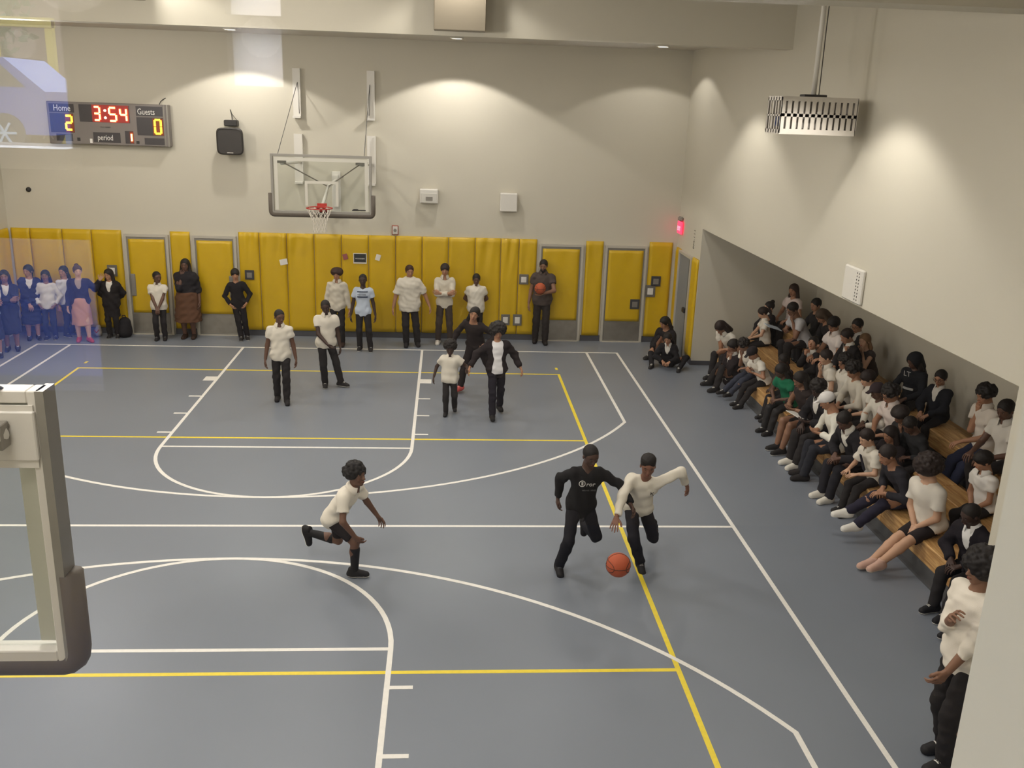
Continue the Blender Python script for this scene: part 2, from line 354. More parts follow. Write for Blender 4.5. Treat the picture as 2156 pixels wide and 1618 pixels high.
# ---- scoreboard
SBX0, SBX1, SBZ0, SBZ1 = -5.6, -3.26, 3.92, 4.73
r = empty('scoreboard', ((SBX0+SBX1)/2, YF-.002, (SBZ0+SBZ1)/2), 'grey electronic scoreboard showing 3:54, home 2 and guests 0', 'scoreboard')
SW, SH = (SBX1-SBX0)/2, (SBZ1-SBZ0)/2
MB().box(-SW, SW, -.2, 0, -SH, SH, b=.012).build('housing', mat('scoreboard_grey', hexc('7d7671'), .5), r)
MB().box(SW-.03, SW, -.215, -.2, -SH, SH).box(SW-.09, SW-.075, -.206, -.2, -SH, SH).build('edge_trim', GREYM, r)
PN = mat('score_panel_dark', hexc('3e3a3c'), .4); LT = mat('lettering_white', hexc('e8e6e0'), .6)
RED = mat('led_red', (.9, .3, .12), .4, emit=(1, .16, .05), estr=4.5); REDW = mat('led_red_core', (1, .8, .6), .4, emit=(1, .8, .55), estr=1.5)
YEL = mat('led_amber', (1, .7, .1), .4, emit=(1, .62, .03), estr=1.7); GLR = mat('led_glow_red', hexc('8a2a22'), .5, emit=hexc('8a1d18'), estr=.35); GLO = mat('led_glow_orange', hexc('6e3014'), .5, emit=hexc('6e2408'), estr=.3)  # red and orange fields emit faintly: digit glow put into the panels
def sx(u): return -SW+u*2*SW
def sz(v): return SH-v*2*SH
def panel(u0, u1, v0, v1, m=PN, nm='display_panel', d=.205, par=None): return MB().box(sx(u0), sx(u1), -d, -.2, sz(v0), sz(v1)).build(nm, m, par or r)
pH = panel(.02, .225, .05, .255); pA = panel(.02, .215, .275, .73); panel(.06, .195, .76, .93)
pC = panel(.265, .68, .05, .46); pG = panel(.735, .955, .05, .28); pB = panel(.735, .955, .31, .74); panel(.79, .955, .8, .96)
pP = panel(.365, .59, .7, .94); pQ = panel(.63, .70, .65, .95)
text('Home', 'lettering', .17, LT, (sx(.055), -.21, sz(.22)), (math.pi/2, 0, 0), pH, sx=.78)
text('Guests', 'lettering', .165, LT, (sx(.745), -.21, sz(.245)), (math.pi/2, 0, 0), pG, sx=.74)
text('period', 'lettering', .155, LT, (sx(.4), -.21, sz(.885)), (math.pi/2, 0, 0), pP, sx=.74)
text('PLAY SMART', 'maker_lettering', .035, BLACK, (sx(.43), -.203, sz(.59)), (math.pi/2, 0, 0), r)
SEG = {'0': 'abcdef', '1': 'bc', '2': 'abged', '3': 'abgcd', '4': 'fgbc', '5': 'afgcd'}
def digit(ch, u0, u1, v0, v1, m, m2, r):
    x0, x1, z1, z0 = sx(u0), sx(u1), sz(v0), sz(v1); zm = (z0+z1)/2; t = .021; k = .05*(z1-z0)
    P = {'a': ((x0, z1), (x1, z1)), 'g': ((x0, zm), (x1, zm)), 'd': ((x0+k*0, z0), (x1, z0)), 'f': ((x0, z1), (x0, zm)), 'b': ((x1, z1), (x1, zm)), 'e': ((x0, zm), (x0, z0)), 'c': ((x1, zm), (x1, z0))}
    if ch == '1': P['b'] = ((x1, z1), (x1, z0)); P['c'] = P['b']
    b = MB()
    for s_ in (SEG[ch] if ch != '1' else 'b'):
        (a, c), (d, e) = P[s_]; q = Vector((d-a, 0, e-c)).normalized()*.008
        b.tube([(a+q.x, -.212, c+q.z), (d-q.x, -.212, e-q.z)], t, 8)
    b.build('led_digit', m, r)
    if m2:
        b = MB()
        for s_ in (SEG[ch] if ch != '1' else 'b'):
            (a, c), (d, e) = P[s_]; q = Vector((d-a, 0, e-c)).normalized()*.012
            b.tube([(a+q.x, -.224, c+q.z), (d-q.x, -.224, e-q.z)], t*.62, 8)
        b.build('led_core', m2, r)
panel(.37, .675, .05, .46, GLR, 'led_glow_field', .2065)
panel(.145, .215, .285, .72, GLO, 'led_glow_field', .2065); panel(.865, .955, .33, .73, GLO, 'led_glow_field', .2065); panel(.67, .70, .66, .94, GLO, 'led_glow_field', .2065)
digit('3', .39, .435, .1, .41, RED, REDW, pC); digit('5', .515, .57, .11, .42, RED, REDW, pC); digit('4', .605, .655, .12, .42, RED, REDW, pC)
for v in (.18, .35): MB().lathe([(.026, -.206), (.024, -.225), (0, -.228)], (sx(.48), 0, sz(v)), 'y', 14).build('led_dot', REDW, pC)
digit('2', .15, .2, .33, .66, YEL, None, pA); digit('0', .885, .935, .36, .69, YEL, None, pB); digit('1', .655, .685, .7, .9, RED, REDW, pQ)
MB().box(sx(.23), sx(.255), -.21, -.2, sz(.92), sz(.84)).build('label_mark', BLACK, r); MB().box(sx(.335), sx(.355), -.21, -.2, sz(.96), sz(.86)).build('label_mark', LT, r); MB().box(sx(.72), sx(.745), -.21, -.2, sz(.95), sz(.88)).build('label_mark', BLACK, r)
MB().tube([(SW-.2, -.05, SH), (SW-.17, -.05, SH+.06), (SW-.13, -.02, SH+.1), (SW-.08, -.0, SH+.13)], .008, 6).build('cable', BLACK, r)
# ---- basketball hoops
GL = bpy.data.materials.new('clear_glass'); GL.use_nodes = True
def glassmat(m, tint, refl, rough=.0):
    n = m.node_tree.nodes; L = m.node_tree.links; n.clear(); o = n.new('ShaderNodeOutputMaterial'); t = n.new('ShaderNodeBsdfTransparent'); t.inputs[0].default_value = (*tint, 1)
    g = n.new('ShaderNodeBsdfGlossy'); g.inputs['Roughness'].default_value = rough; x = n.new('ShaderNodeMixShader'); lw = n.new('ShaderNodeLayerWeight'); lw.inputs[0].default_value = .5
    pw = n.new('ShaderNodeMath'); pw.operation = 'POWER'; pw.inputs[1].default_value = 5; L.new(lw.outputs['Facing'], pw.inputs[0])
    f = n.new('ShaderNodeMath'); f.operation = 'MULTIPLY_ADD'; f.inputs[1].default_value = .9; f.inputs[2].default_value = refl; L.new(pw.outputs[0], f.inputs[0])
    L.new(f.outputs[0], x.inputs[0]); L.new(t.outputs[0], x.inputs[1]); L.new(g.outputs[0], x.inputs[2]); L.new(x.outputs[0], o.inputs[0])
glassmat(GL, (.96, .975, .965), .03)
ORG = mat('rim_red', hexc('b5352b'), .4); NET = mat('net_cord', hexc('e6dfd2'), .8); ALU = mat('backboard_frame', hexc('9a968e'), .45, .3)
def hoop(yb, sgn, wall_d, lab):
    """sgn=+1: board faces -y (far hoop); -1: faces +y (near hoop). local f axis: +f = behind the board"""
    r = empty('basketball_hoop', (0, yb, 2.9), lab, 'basketball hoop', None)
    r.rotation_euler = (0, 0, 0 if sgn > 0 else math.pi)
    B = lambda: MB()
    g = B().box(-.86, .86, -.008, .008, .05, 1.02).build('glass', GL, r)
    f = B(); t = .045
    f.box(-.915, -.87, -.03, .05, 0, 1.07, b=.004).box(.87, .915, -.03, .05, 0, 1.07, b=.004).box(-.87, .87, -.03, .05, 1.025, 1.07, b=.004).box(-.87, .87, -.03, .05, 0, .05, b=.004)
    f.build('frame', ALU if sgn > 0 else WH, r)
    f = B().box(-.85, -.79, -.012, -.009, .06, 1.01).box(.79, .85, -.012, -.009, .06, 1.01).box(-.79, .79, -.012, -.009, .95, 1.01)
    f.box(-.305, -.255, -.012, -.009, .15, .6).box(.255, .305, -.012, -.009, .15, .6).box(-.255, .255, -.012, -.009, .55, .6)
    f.build('board_marking', mat('board_paint', hexc('d4d0c4') if sgn > 0 else hexc('8d8974'), .6), r)
    pd = B(); n = 8
    pts = [(-.93, .01, .36), (-.93, .01, .04)]+[(-.93+.05*(1-math.cos(a)), .01, .04-.06*math.sin(a)) for a in [math.pi/2*k/4 for k in range(1, 5)]]+[(.88, .01, -.02)]+[(.93-.05*(1-math.cos(a)), .01, .04-.06*math.sin(a)) for a in [math.pi/2*k/4 for k in range(3, -1, -1)]]+[(.93, .01, .36)]
    pd.tube(pts, .05, 12)
    pd.build('edge_padding', PADG, r, True)
    # rim
    rr = B(); c = (0, -.38, .15)
    ring = B().tube([(c[0]+.23*math.cos(a), c[1]+.23*math.sin(a), c[2]) for a in [2*math.pi*k/32 for k in range(32)]], .011, 8, closed=True)
    ring.box(-.08, .08, -.17, -.01, .13, .16).box(-.09, .09, -.03, -.012, .02, .2)
    ring.tube([(-.07, -.02, .05), (-.08, -.2, .14)], .012, 6).tube([(.07, -.02, .05), (.08, -.2, .14)], .012, 6)
    rimo = ring.build('rim', ORG, r)
    nb = B(); NR = 12
    def np_(k, lv, off=0):
        rad = [.225, .19, .15, .125, .115, .12][lv]; a = 2*math.pi*(k+off)/NR; return (c[0]+rad*math.cos(a), c[1]+rad*math.sin(a), c[2]-.005-.085*lv)
    for k in range(NR):
        for s_ in (-1, 1): nb.tube([np_(k, lv, s_*.5*lv) for lv in range(6)], .0055, 5, cap=False)
    nb.build('net', NET, rimo)
    # struts behind
    s_ = B(); kn = (.0, .95, .42)
    s_.tube([(-.0, .02, .16), (0, .5, .28), kn], .03, 10)
    s_.build('centre_tube', WH, r, True)
    for sx_ in (-1, 1):
        B().tube([(sx_*.72, .05, .93), kn], .012, 8).build('brace_rod', GREYM, r)
        ox = .72 if sgn > 0 else .795
        B().box(sx_*ox-.1, sx_*ox+.08, .04, .07, .82 if sgn < 0 else .9, 1.0, b=.004).build('corner_plate', WH if sgn < 0 else GREYM, r)
        if sgn > 0: B().tube([(sx_*.72, .06, .9), (sx_*.7, wall_d, .8)], .035, 12).build('support_arm', WH, r, True)
        else:
            B().tube([(sx_*.79, .08, .93), (sx_*.76, .16, .92), (sx_*.45, 1.1, .78), (sx_*.42, wall_d, .7)], [.03, .036, .036, .036], 14).build('support_arm', WH, r, True)
            B().box(sx_*.79-.02, sx_*.79+.02, .07, .13, .88, .97, b=.003).lathe([(0, .11), (.03, .11), (.03, .15), (0, .15)], (sx_*.74, 0, .90), 'y', 12).build('clevis', GREYM, r)
        B().box(sx_*.74-.08, sx_*.74+.08, wall_d-.03, wall_d, 1.7, 2.62).box(sx_*.74+.06, sx_*.74+.08, wall_d-.1, wall_d-.03, 1.7, 2.62).box(sx_*.74-.08, sx_*.74+.08, wall_d-.16, wall_d-.03, 1.66, 1.7).build('wall_rail', WH, r)
        B().box(sx_*.74-.09, sx_*.74+.09, wall_d-.03, wall_d, .4, 1.35).box(sx_*.74+.07, sx_*.74+.09, wall_d-.1, wall_d-.03, .4, 1.35).box(sx_*.74-.08, sx_*.74+.08, wall_d-.16, wall_d-.03, .36, .4).build('wall_rail', WH, r)
        B().tube([(sx_*.78, .02, 1.07), (sx_*.72, wall_d-.05, 2.35), (sx_*.7, wall_d-.04, 1.75)], .006, 5).build('cable', DARK, r)
    B().box(-.08, .1, wall_d-.05, wall_d, -.32, .62, b=.01).box(-.03, .05, wall_d-.12, wall_d-.05, -.1, .55).build('wall_mount', WH, r)
    B().tube([kn, (.02, wall_d-.05, .45)], .035, 10).build('rear_tube', WH, r, True)
    if sgn > 0: B().box(.55, .8, -.014, -.009, .075, .095).box(.57, .66, -.014, -.009, .095, .11).build('maker_mark', BLACK, r)
    if sgn < 0:
        for sx_ in (-1, 1):
            B().box(sx_*.70-.19, sx_*.70+.19, .05, .058, .79, 1.02).build('reinforcing_plate', WH, r)
            b2 = B()
            for q in ((.1, .9), (.13, .93), (-.1, .95)): b2.lathe([(.014, .058), (.014, .075), (0, .078)], (sx_*.70+q[0], 0, q[1]), 'y', 10)
            b2.lathe([(.018, .07), (.018, .1), (0, .1)], (sx_*.70+.02, 0, .85), 'y', 10); st(b2.build('bolt', GREYM, r), 'stuff')
        b2 = B(); b2.box(-.93, -.90, -.045, .055, 0, 1.07); b2.build('side_rail', STEEL, r)
    return r
hoop(-1.22, 1, 1.22+YF, 'glass basketball backboard with red rim and net on the far wall')
hoop(-2*HM+1.22, -1, (-2*HM+1.22)-YN, 'near basketball backboard seen from behind at the left edge')
# ---- projector cage
CG = mat('cage_white', hexc('c9c2b8'), .5)
px0, px1, py0, py1, pz0, pz1 = 6.2, 7.12, -7.75, -7.25, 4.74, 5.17
r = empty('projector_cage', ((px0+px1)/2, (py0+py1)/2, pz0), 'white slotted projector cage hanging from a ceiling pole by the right wall', 'projector')
b = MB(); X0, Y0 = (px0+px1)/2, (py0+py1)/2
hx, hy, hz = (px1-px0)/2, (py1-py0)/2, pz1-pz0
b.box(-hx, hx, -hy, hy, hz-.01, hz).box(-hx, hx, -hy, hy, 0, .01)
for sy in (-1, 1):
    yy = sy*hy; yi = yy-sy*.008
    for z0, z1 in ((.01, .06), (.2, .235), (.375, hz-.01)): b.box(-hx, hx, yi, yy, z0, z1)
    for i in range(13): 
        a = -hx+i*(2*hx-.04)/12; b.box(a, a+.048, yi, yy, .06, .375)
b.box(hx-.008, hx, -hy, hy, .01, hz-.01)
for i in range(6):
    a = -hy+i*(2*hy-.03)/5; b.box(-hx, -hx+.008, a, a+.03, .01, hz-.01)
b.box(-hx, -hx+.008, -hy, hy, .01, .05).box(-hx, -hx+.008, -hy, hy, hz-.05, hz-.01).box(-hx, -hx+.008, -hy, hy, .2, .22)
b.build('cage', CG, r)
MB().box(-hx+.08, hx-.15, -hy+.08, hy-.08, .05, .26, b=.02).build('projector_body', mat('projector_grey', hexc('8b857e'), .5), r)
MB().lathe([(.06, 0), (.06, -.05), (.045, -.05), (.04, -.03), (0, -.03)], (-hx+.08, -hy+.2, .14), 'x', 20).build('lens', mat('lens_blue', hexc('31477e'), .2), r)
MB().tube([(-.0, 0, hz), (0, 0, 6.95-pz0)], .03, 12).build('pole', WH, r, True)
MB().box(-.14, .14, -.08, .08, hz, hz+.03, b=.008).build('mount_plate', BLACK, r)
MB().tube([(.05, -.04, hz), (.04, -.05, 1.2), (.045, -.04, 1.9)], .006, 5).build('cable', BLACK, r)
# ---- ceiling items
r = empty('ceiling_speaker', (2.45, -5.05, 6.2), 'square grey ceiling speaker box hanging at the top centre', 'speaker')
MB().box(-.36, .36, -.12, .12, -.28, .42, b=.01).build('box', mat('speaker_grey', hexc('8c8270'), .6), r)
r = empty('ceiling_speaker', (-2.05, -5.3, 6.3), 'grey rounded ceiling box at the top left above the scoreboard', 'speaker')
MB().box(-.33, .33, -.2, .2, -.16, .3, b=.05).build('box', mat('speaker_grey', hexc('8c8270'), .6), r)
def downlight(x, y, z, lab):
    r = empty('downlight', (x, y, z), lab, 'ceiling light', 'round ceiling downlights')
    MB().lathe([(.11, 0), (.13, 0), (.13, -.012), (.1, -.02), (.1, 0)], (0, 0, 0), n=24).build('ring', WH, r); MB().lathe([(0, -.004), (.1, -.004)], (0, 0, 0), n=24).build('lens', mat('lamp_lens', (1, .95, .88), .4, emit=(1, .93, .82), estr=6), r)
for x in (-1.75, 2.45, 6.4): downlight(x, -.15+.0, 6.139, 'round recessed downlight in the far ceiling, '+{-1.75: 'left one', 2.45: 'middle one', 6.4: 'right one'}[x]+' of three')
# ---- bleachers
def woodmat():
    m = bpy.data.materials.new('pine_wood'); m.use_nodes = True; n = m.node_tree.nodes; L = m.node_tree.links; b = n['Principled BSDF']
    tc = n.new('ShaderNodeTexCoord'); mp = n.new('ShaderNodeMapping'); mp.inputs['Scale'].default_value = (9, .8, 9); t = n.new('ShaderNodeTexNoise'); t.inputs['Scale'].default_value = 2.5; t.inputs['Detail'].default_value = 6; t.inputs['Distortion'].default_value = 1.5
    c = n.new('ShaderNodeValToRGB'); c.color_ramp.elements[0].position = .35; c.color_ramp.elements[0].color = (*hexc('a87a45'), 1); c.color_ramp.elements[1].position = .7; c.color_ramp.elements[1].color = (*hexc('dcb277'), 1)
    L.new(tc.outputs['Object'], mp.inputs[0]); L.new(mp.outputs[0], t.inputs[0]); L.new(t.outputs[0], c.inputs[0]); L.new(c.outputs[0], b.inputs[0]); b.inputs['Roughness'].default_value = .4
    return m
WOOD = woodmat()
r = empty('bleachers', (7.85, -6, 0), 'three-tier wooden bleachers with grey metal risers in the wall recess', 'bleachers')
ROWS = [(7.72, .40), (8.3, .64), (8.98, .88)]; BY0, BY1 = -10.5, -1.15
DG = mat('riser_grey', hexc('5f5f60'), .5, .3)
NS = 5
for i, (x0, z) in enumerate(ROWS):
    for k in range(NS):
        a, c = BY0+(BY1-BY0)*k/NS+.006, BY0+(BY1-BY0)*(k+1)/NS-.006
        if i == 0 and k == NS-1: a, c = -1.8, -1.2
        if i == 0 and k == NS-2: c = -3.35
        o = MB().box(x0, x0+.36, a, c, z-.04, z, b=.008).box(x0+.01, x0+.04, a, c, z-.24, z-.04).build('seat_plank', WOOD); reparent([o], r)
        o = MB().box(x0+.4, x0+.62 if i < 2 else XB-.01, a, c, z-.19, z-.155).build('foot_board', WOOD); reparent([o], r)
    e = BY1 if i else -3.35; o = MB().box(x0+.05, x0+.07, BY0, e, .0, z-.2).box(x0+.36, x0+.38, BY0, e, z-.2, z-.02).build('riser', DG); reparent([o], r)
o = MB().box(7.72, 7.75, BY0, -3.35, .02, .16).box(7.66, 7.72, BY0, -3.35, .0, .03).build('kick_panel', DG); reparent([o], r)
o = MB().box(7.8, 9.7, BY0-.02, BY0, 0, .2).box(8.4, 9.7, BY0-.02, BY0, .2, .42).box(9.02, 9.7, BY0-.02, BY0, .42, .66).box(8.4, 9.7, BY1, BY1+.02, 0, .42).box(9.02, 9.7, BY1, BY1+.02, .42, .66).build('side_panel', DG); reparent([o], r)
# ---- observation window, corridor and street behind the viewer (seen as reflections in the pane)
PG = bpy.data.materials.new('window_glass'); PG.use_nodes = True; glassmat(PG, (1, 1, 1), .075)
wn = st(MB().box(OP[0], OP[1], YN-.256, YN-.25, OP[2], OP[3]).build('window_1', PG))
CW = mat('corridor_wall', hexc('77706a'), .8); YB = -21.5
b = MB()
wins = [(-1.0, .97, 4.77, 6.0), (1.53, 1.72, 5.0, 5.20), (1.53, 1.72, 5.235, 5.5), (-1.0, 1.0, 3.86, 4.44)]  # last opening is added to give the bluish veil in the pane
xs = sorted({-4, 6.5, *[w_[0] for w_ in wins], *[w_[1] for w_ in wins]}); zs = sorted({3.3, 6.6, *[w_[2] for w_ in wins], *[w_[3] for w_ in wins]})
for a, c in zip(xs[:-1], xs[1:]):
    for d, e in zip(zs[:-1], zs[1:]):
        mx, mz = (a+c)/2, (d+e)/2
        if not any(w_[0] < mx < w_[1] and w_[2] < mz < w_[3] for w_ in wins): b.box(a, c, YB-.2, YB, d, e)
st(b.build('wall_corridor', CW))
st(MB().box(-4, 6.5, YB, YN-.4, 3.2, 3.3).build('floor_corridor', mat('corridor_floor', hexc('4a5568'), .4)))
st(MB().box(-4, 6.5, YB, YN-.4, 6.6, 6.7).build('ceiling_corridor', CW))
st(MB().box(-4.1, -4, YB, YN-.4, 3.3, 6.6).box(6.5, 6.6, YB, YN-.4, 3.3, 6.6).build('wall_corridor_ends', CW))
st(MB().box(-1.05, 1.0, YB, YB+.14, 4.70, 4.77).build('trim_sill', WH))
TP = bpy.data.materials.new('dimming_pane'); TP.use_nodes = True; glassmat(TP, (.42, .45, .55), .02)
st(MB().box(-1.0, 1.0, YB-.1, YB-.095, 3.86, 4.44).build('window_dimming_pane', TP))  # unseen pane added to dim the reflection from the lower opening
FR = mat('frosted_film', hexc('d8dde4'), .9, noise=.5, nscale=14)
n_ = FR.node_tree; tl = n_.nodes.new('ShaderNodeBsdfTranslucent'); tl.inputs[0].default_value = (.95, .88, .8, 1); n_.links.new(tl.outputs[0], n_.nodes['Material Output'].inputs[0])
st(MB().box(1.53, 1.72, YB-.1, YB-.095, 5.0, 5.5).build('window_2', FR))
GRD = mat('street_asphalt', hexc('7f848c'), .8, noise=.1, nscale=3)
st(MB().box(-60, 40, -90, YB-.25, 3.3, 3.45).build('ground', GRD))
st(MB().box(-30, 30, -25.9, YB-.26, 3.45, 3.46).build('ground_tint_strip', mat('blue_reflection_tint', hexc('2f4f96'), .6, noise=.1, nscale=2)))  # unseen strip added to turn the lower reflection blue
CARB = mat('car_blue', hexc('2f55a0'), .45, .0, coat=.15); CARW = mat('car_window', hexc('2c3440'), .1)
r = empty('car', (-10.1, -43, 3.45), 'dark blue SUV parked in the street, mirrored in the window pane', 'car')
b = MB(); pr = [(-2.4, .35), (-2.45, .95), (-2.2, 1.15), (-1.3, 1.2), (-.7, 1.72), (1.6, 1.75), (2.3, 1.15), (2.4, .35)]
V = [(x, y, z) for y in (-.95, .95) for x, z in pr]; n = len(pr); F = [tuple(range(n)), tuple(range(n, 2*n))[::-1]]+[(i, (i+1) % n, n+(i+1) % n, n+i) for i in range(n)]
r.scale = (1.25, 1.25, 1.25)
fixn(b.add(V, F).build('body', CARB, r)); b = MB()
for s_ in (-1, 1):
    q = s_*.955; V = [(-1.15, q, 1.22), (-.65, q, 1.64), (1.5, q, 1.66), (1.95, q, 1.22)]; b.add(V, [(0, 1, 2, 3)])
b.build('side_windows', CARW, r)
for x in (-1.5, 1.5):
    for s_ in (-1, 1):
        b = MB().lathe([(0, s_*.99), (.2, s_*.99), (.22, s_*.97), (.37, s_*.97), (.37, s_*.7)], (x, 0, .37), 'y', 24); b.build('wheel', DARK, r)
        b = MB()
        for k in range(6): a = math.pi*k/3; b.tube([(x, s_*1.0, .37), (x+.22*math.cos(a), s_*1.0, .37+.22*math.sin(a))], .025, 5)
        b.build('wheel_spoke', WH, r)
r = empty('scaffold', (-11.0, -46, 3.45), 'yellow steel scaffold by the brick building across the street', 'scaffold')
b = MB()
for x in (-2.5, -.8, .9, 2.4): b.box(x-.1, x+.1, -.1, .1, 0, 3.3)
b.box(-2.6, 2.5, -.15, .15, 3.1, 3.35).box(-2.6, -.8, -.12, .12, 1.8, 3.1); b.build('frame', mat('scaffold_yellow', hexc('e2b84a'), .6), r)
r = empty('building', (-10, -60, 3.45), 'low tan brick building across the street, mirrored in the pane', 'building')
MB().box(-25, 25, -3, 3, -.0, 5.2).build('wall', mat('tan_brick', hexc('8f6f5c'), .8, noise=.12, nscale=2), r); MB().box(-25.2, 25.2, -3.2, 3.2, 5.2, 5.6).build('parapet', WH, r)
r = empty('street_tree', (-12.9, -50, 3.45), 'leafy green tree in front of the tan building', 'tree')
b = MB(); b.tube([(0, 0, 0), (.1, 0, 2), (0, .2, 3.2)], [.18, .14, .08], 8); b.build('trunk', mat('bark', hexc('6a5a48'), .9), r)
rd = random.Random(4); b = MB()
for k in range(500):
    a, c, q = rd.gauss(0, 1), rd.gauss(0, 1), rd.gauss(0, .7); ln = (a*a+c*c+q*q)**.5; s_ = 2.3*rd.random()**.4/ln; p = Vector((a*s_, c*s_, 3.9+q*s_)); u = Vector((rd.uniform(-1, 1), rd.uniform(-1, 1), rd.uniform(-1, 1))).normalized()*.22; v = u.orthogonal().normalized()*.12
    b.add([p-u, p+v, p+u, p-v], [(0, 1, 2, 3)])
st(b.build('foliage', mat('leaf_green', hexc('5d7a58'), .8), r), 'stuff')
# ---------------------------------------------------------------- people: bodies and clothes grown from distance fields
class Field:
    def __init__(s, lo, hi, h):
        s.h = h; s.o = np.array(lo, np.float32); s.n = np.maximum(4, np.ceil((np.array(hi)-np.array(lo))/h).astype(int)+1)
        s.D = np.full(s.n, .3, np.float32); s.ax = [s.o[i]+h*np.arange(s.n[i], dtype=np.float32) for i in range(3)]
    def sub(s, lo, hi):
        a = np.clip(np.floor((np.array(lo)-s.o)/s.h).astype(int), 0, s.n); b = np.clip(np.ceil((np.array(hi)-s.o)/s.h).astype(int)+1, 0, s.n)
        return tuple(slice(a[i], b[i]) for i in range(3)) if (b > a).all() else None
    def pts(s, sl):
        return np.stack(np.meshgrid(*[s.ax[i][sl[i]] for i in range(3)], indexing='ij'), -1)
    def put(s, sl, d, k):
        A = s.D[sl]
        if k > 0:
            hh = np.maximum(k-np.abs(A-d), 0)/k; s.D[sl] = np.minimum(A, d)-hh*hh*k*.25
        else: s.D[sl] = np.minimum(A, d)
def cone_d(P, a, b, ra, rb, flat=None):
    ab = b-a; L2 = max(float(ab@ab), 1e-9); q = P-a; t = np.clip((q@ab)/L2, 0, 1); v = q-t[..., None]*ab
    if flat is not None:
        w_, f = flat; v = v+((v@w_)*(f-1))[..., None]*w_
    return np.sqrt((v*v).sum(-1))-(ra+(rb-ra)*t)
def seg(F, a, b, ra, rb, k=.03, flat=None):
    a = np.array(a, np.float32); b = np.array(b, np.float32); m = max(ra, rb)+k+F.h*2
    sl = F.sub(np.minimum(a, b)-m, np.maximum(a, b)+m)
    if sl is None: return
    F.put(sl, cone_d(F.pts(sl), a, b, ra, rb, flat), k)
def ell(F, c, R3, rad, k=.02, cut=False):
    """ellipsoid: R3 columns = axes"""
    c = np.array(c, np.float32); m = max(rad)+k+F.h*2; sl = F.sub(c-m, c+m)
    if sl is None: return
    q = (F.pts(sl)-c)@np.array(R3, np.float32)/np.array(rad, np.float32); l = np.sqrt((q*q).sum(-1))+1e-6
    g = q/np.array(rad, np.float32); d = l*(l-1)/(np.sqrt((g*g).sum(-1))+1e-6)
    if cut:
        A = s_ = F.D[sl]; hh = np.maximum(k-np.abs(A+d), 0)/max(k, 1e-6); F.D[sl] = np.maximum(A, -d)+hh*hh*k*.25
    else: F.put(sl, d, k)
def surf(F):
    D = F.D; D[[0, -1]] = .3; D[:, [0, -1]] = .3; D[:, :, [0, -1]] = .3
    I = D < 0; n = np.array(D.shape)
    c = [I[x:n[0]-1+x, y:n[1]-1+y, z:n[2]-1+z] for x in (0, 1) for y in (0, 1) for z in (0, 1)]
    cnt = sum(a.astype(np.int8) for a in c); act = (cnt > 0) & (cnt < 8); idx = np.argwhere(act)
    if not len(idx): return np.zeros((0, 3)), np.zeros((0, 4), int)
    ids = np.full(act.shape, -1, np.int64); ids[tuple(idx.T)] = np.arange(len(idx))
    acc = np.zeros((len(idx), 3)); w_ = np.zeros(len(idx))
    for ax in range(3):
        for p in (0, 1):
            for q in (0, 1):
                o = [0, 0, 0]; o[(ax+1) % 3] = p; o[(ax+2) % 3] = q; a = idx+o; e = [0, 0, 0]; e[ax] = 1; b = a+e
                da = D[tuple(a.T)]; db = D[tuple(b.T)]; m = (da < 0) != (db < 0); t = np.where(m, da/np.where(m, da-db, 1), 0)
                pt = np.repeat(np.array([o], float), len(idx), 0); pt[:, ax] = t; acc += pt*m[:, None]; w_ += m
    V = F.o+F.h*(idx+acc/w_[:, None]); Q = []
    for ax in range(3):
        sl = [slice(1, -1)]*3; sa = list(sl); sa[ax] = slice(0, -1); sb = list(sl); sb[ax] = slice(1, None)
        A = I[tuple(sa)]; B = I[tuple(sb)]; e = np.argwhere(A != B)
        if not len(e): continue
        off = np.array([1, 1, 1]); off[ax] = 0; g = e+off; u = np.zeros(3, int); u[(ax+1) % 3] = 1; v = np.zeros(3, int); v[(ax+2) % 3] = 1
        q = np.stack([ids[tuple((g-u-v).T)], ids[tuple((g-v).T)], ids[tuple(g.T)], ids[tuple((g-u).T)]], 1)
        fl_ = ~A[tuple(e.T)]; q[fl_] = q[fl_][:, ::-1]; Q.append(q)
    Q = np.concatenate(Q); Q = Q[(Q >= 0).all(1)]
    return V, Q
def npmesh(name, V, Q, mats, mi=None):
    me = bpy.data.meshes.new(name); me.vertices.add(len(V)); me.vertices.foreach_set('co', np.asarray(V, np.float32).ravel())
    me.loops.add(len(Q)*4); me.loops.foreach_set('vertex_index', np.asarray(Q, np.int32).ravel())
    me.polygons.add(len(Q)); me.polygons.foreach_set('loop_start', np.arange(len(Q), dtype=np.int32)*4)
    for m in mats: me.materials.append(m)
    if mi is not None: me.polygons.foreach_set('material_index', mi)
    me.polygons.foreach_set('use_smooth', np.ones(len(Q), bool)); me.update(calc_edges=True)
    return me
I3 = np.eye(3)
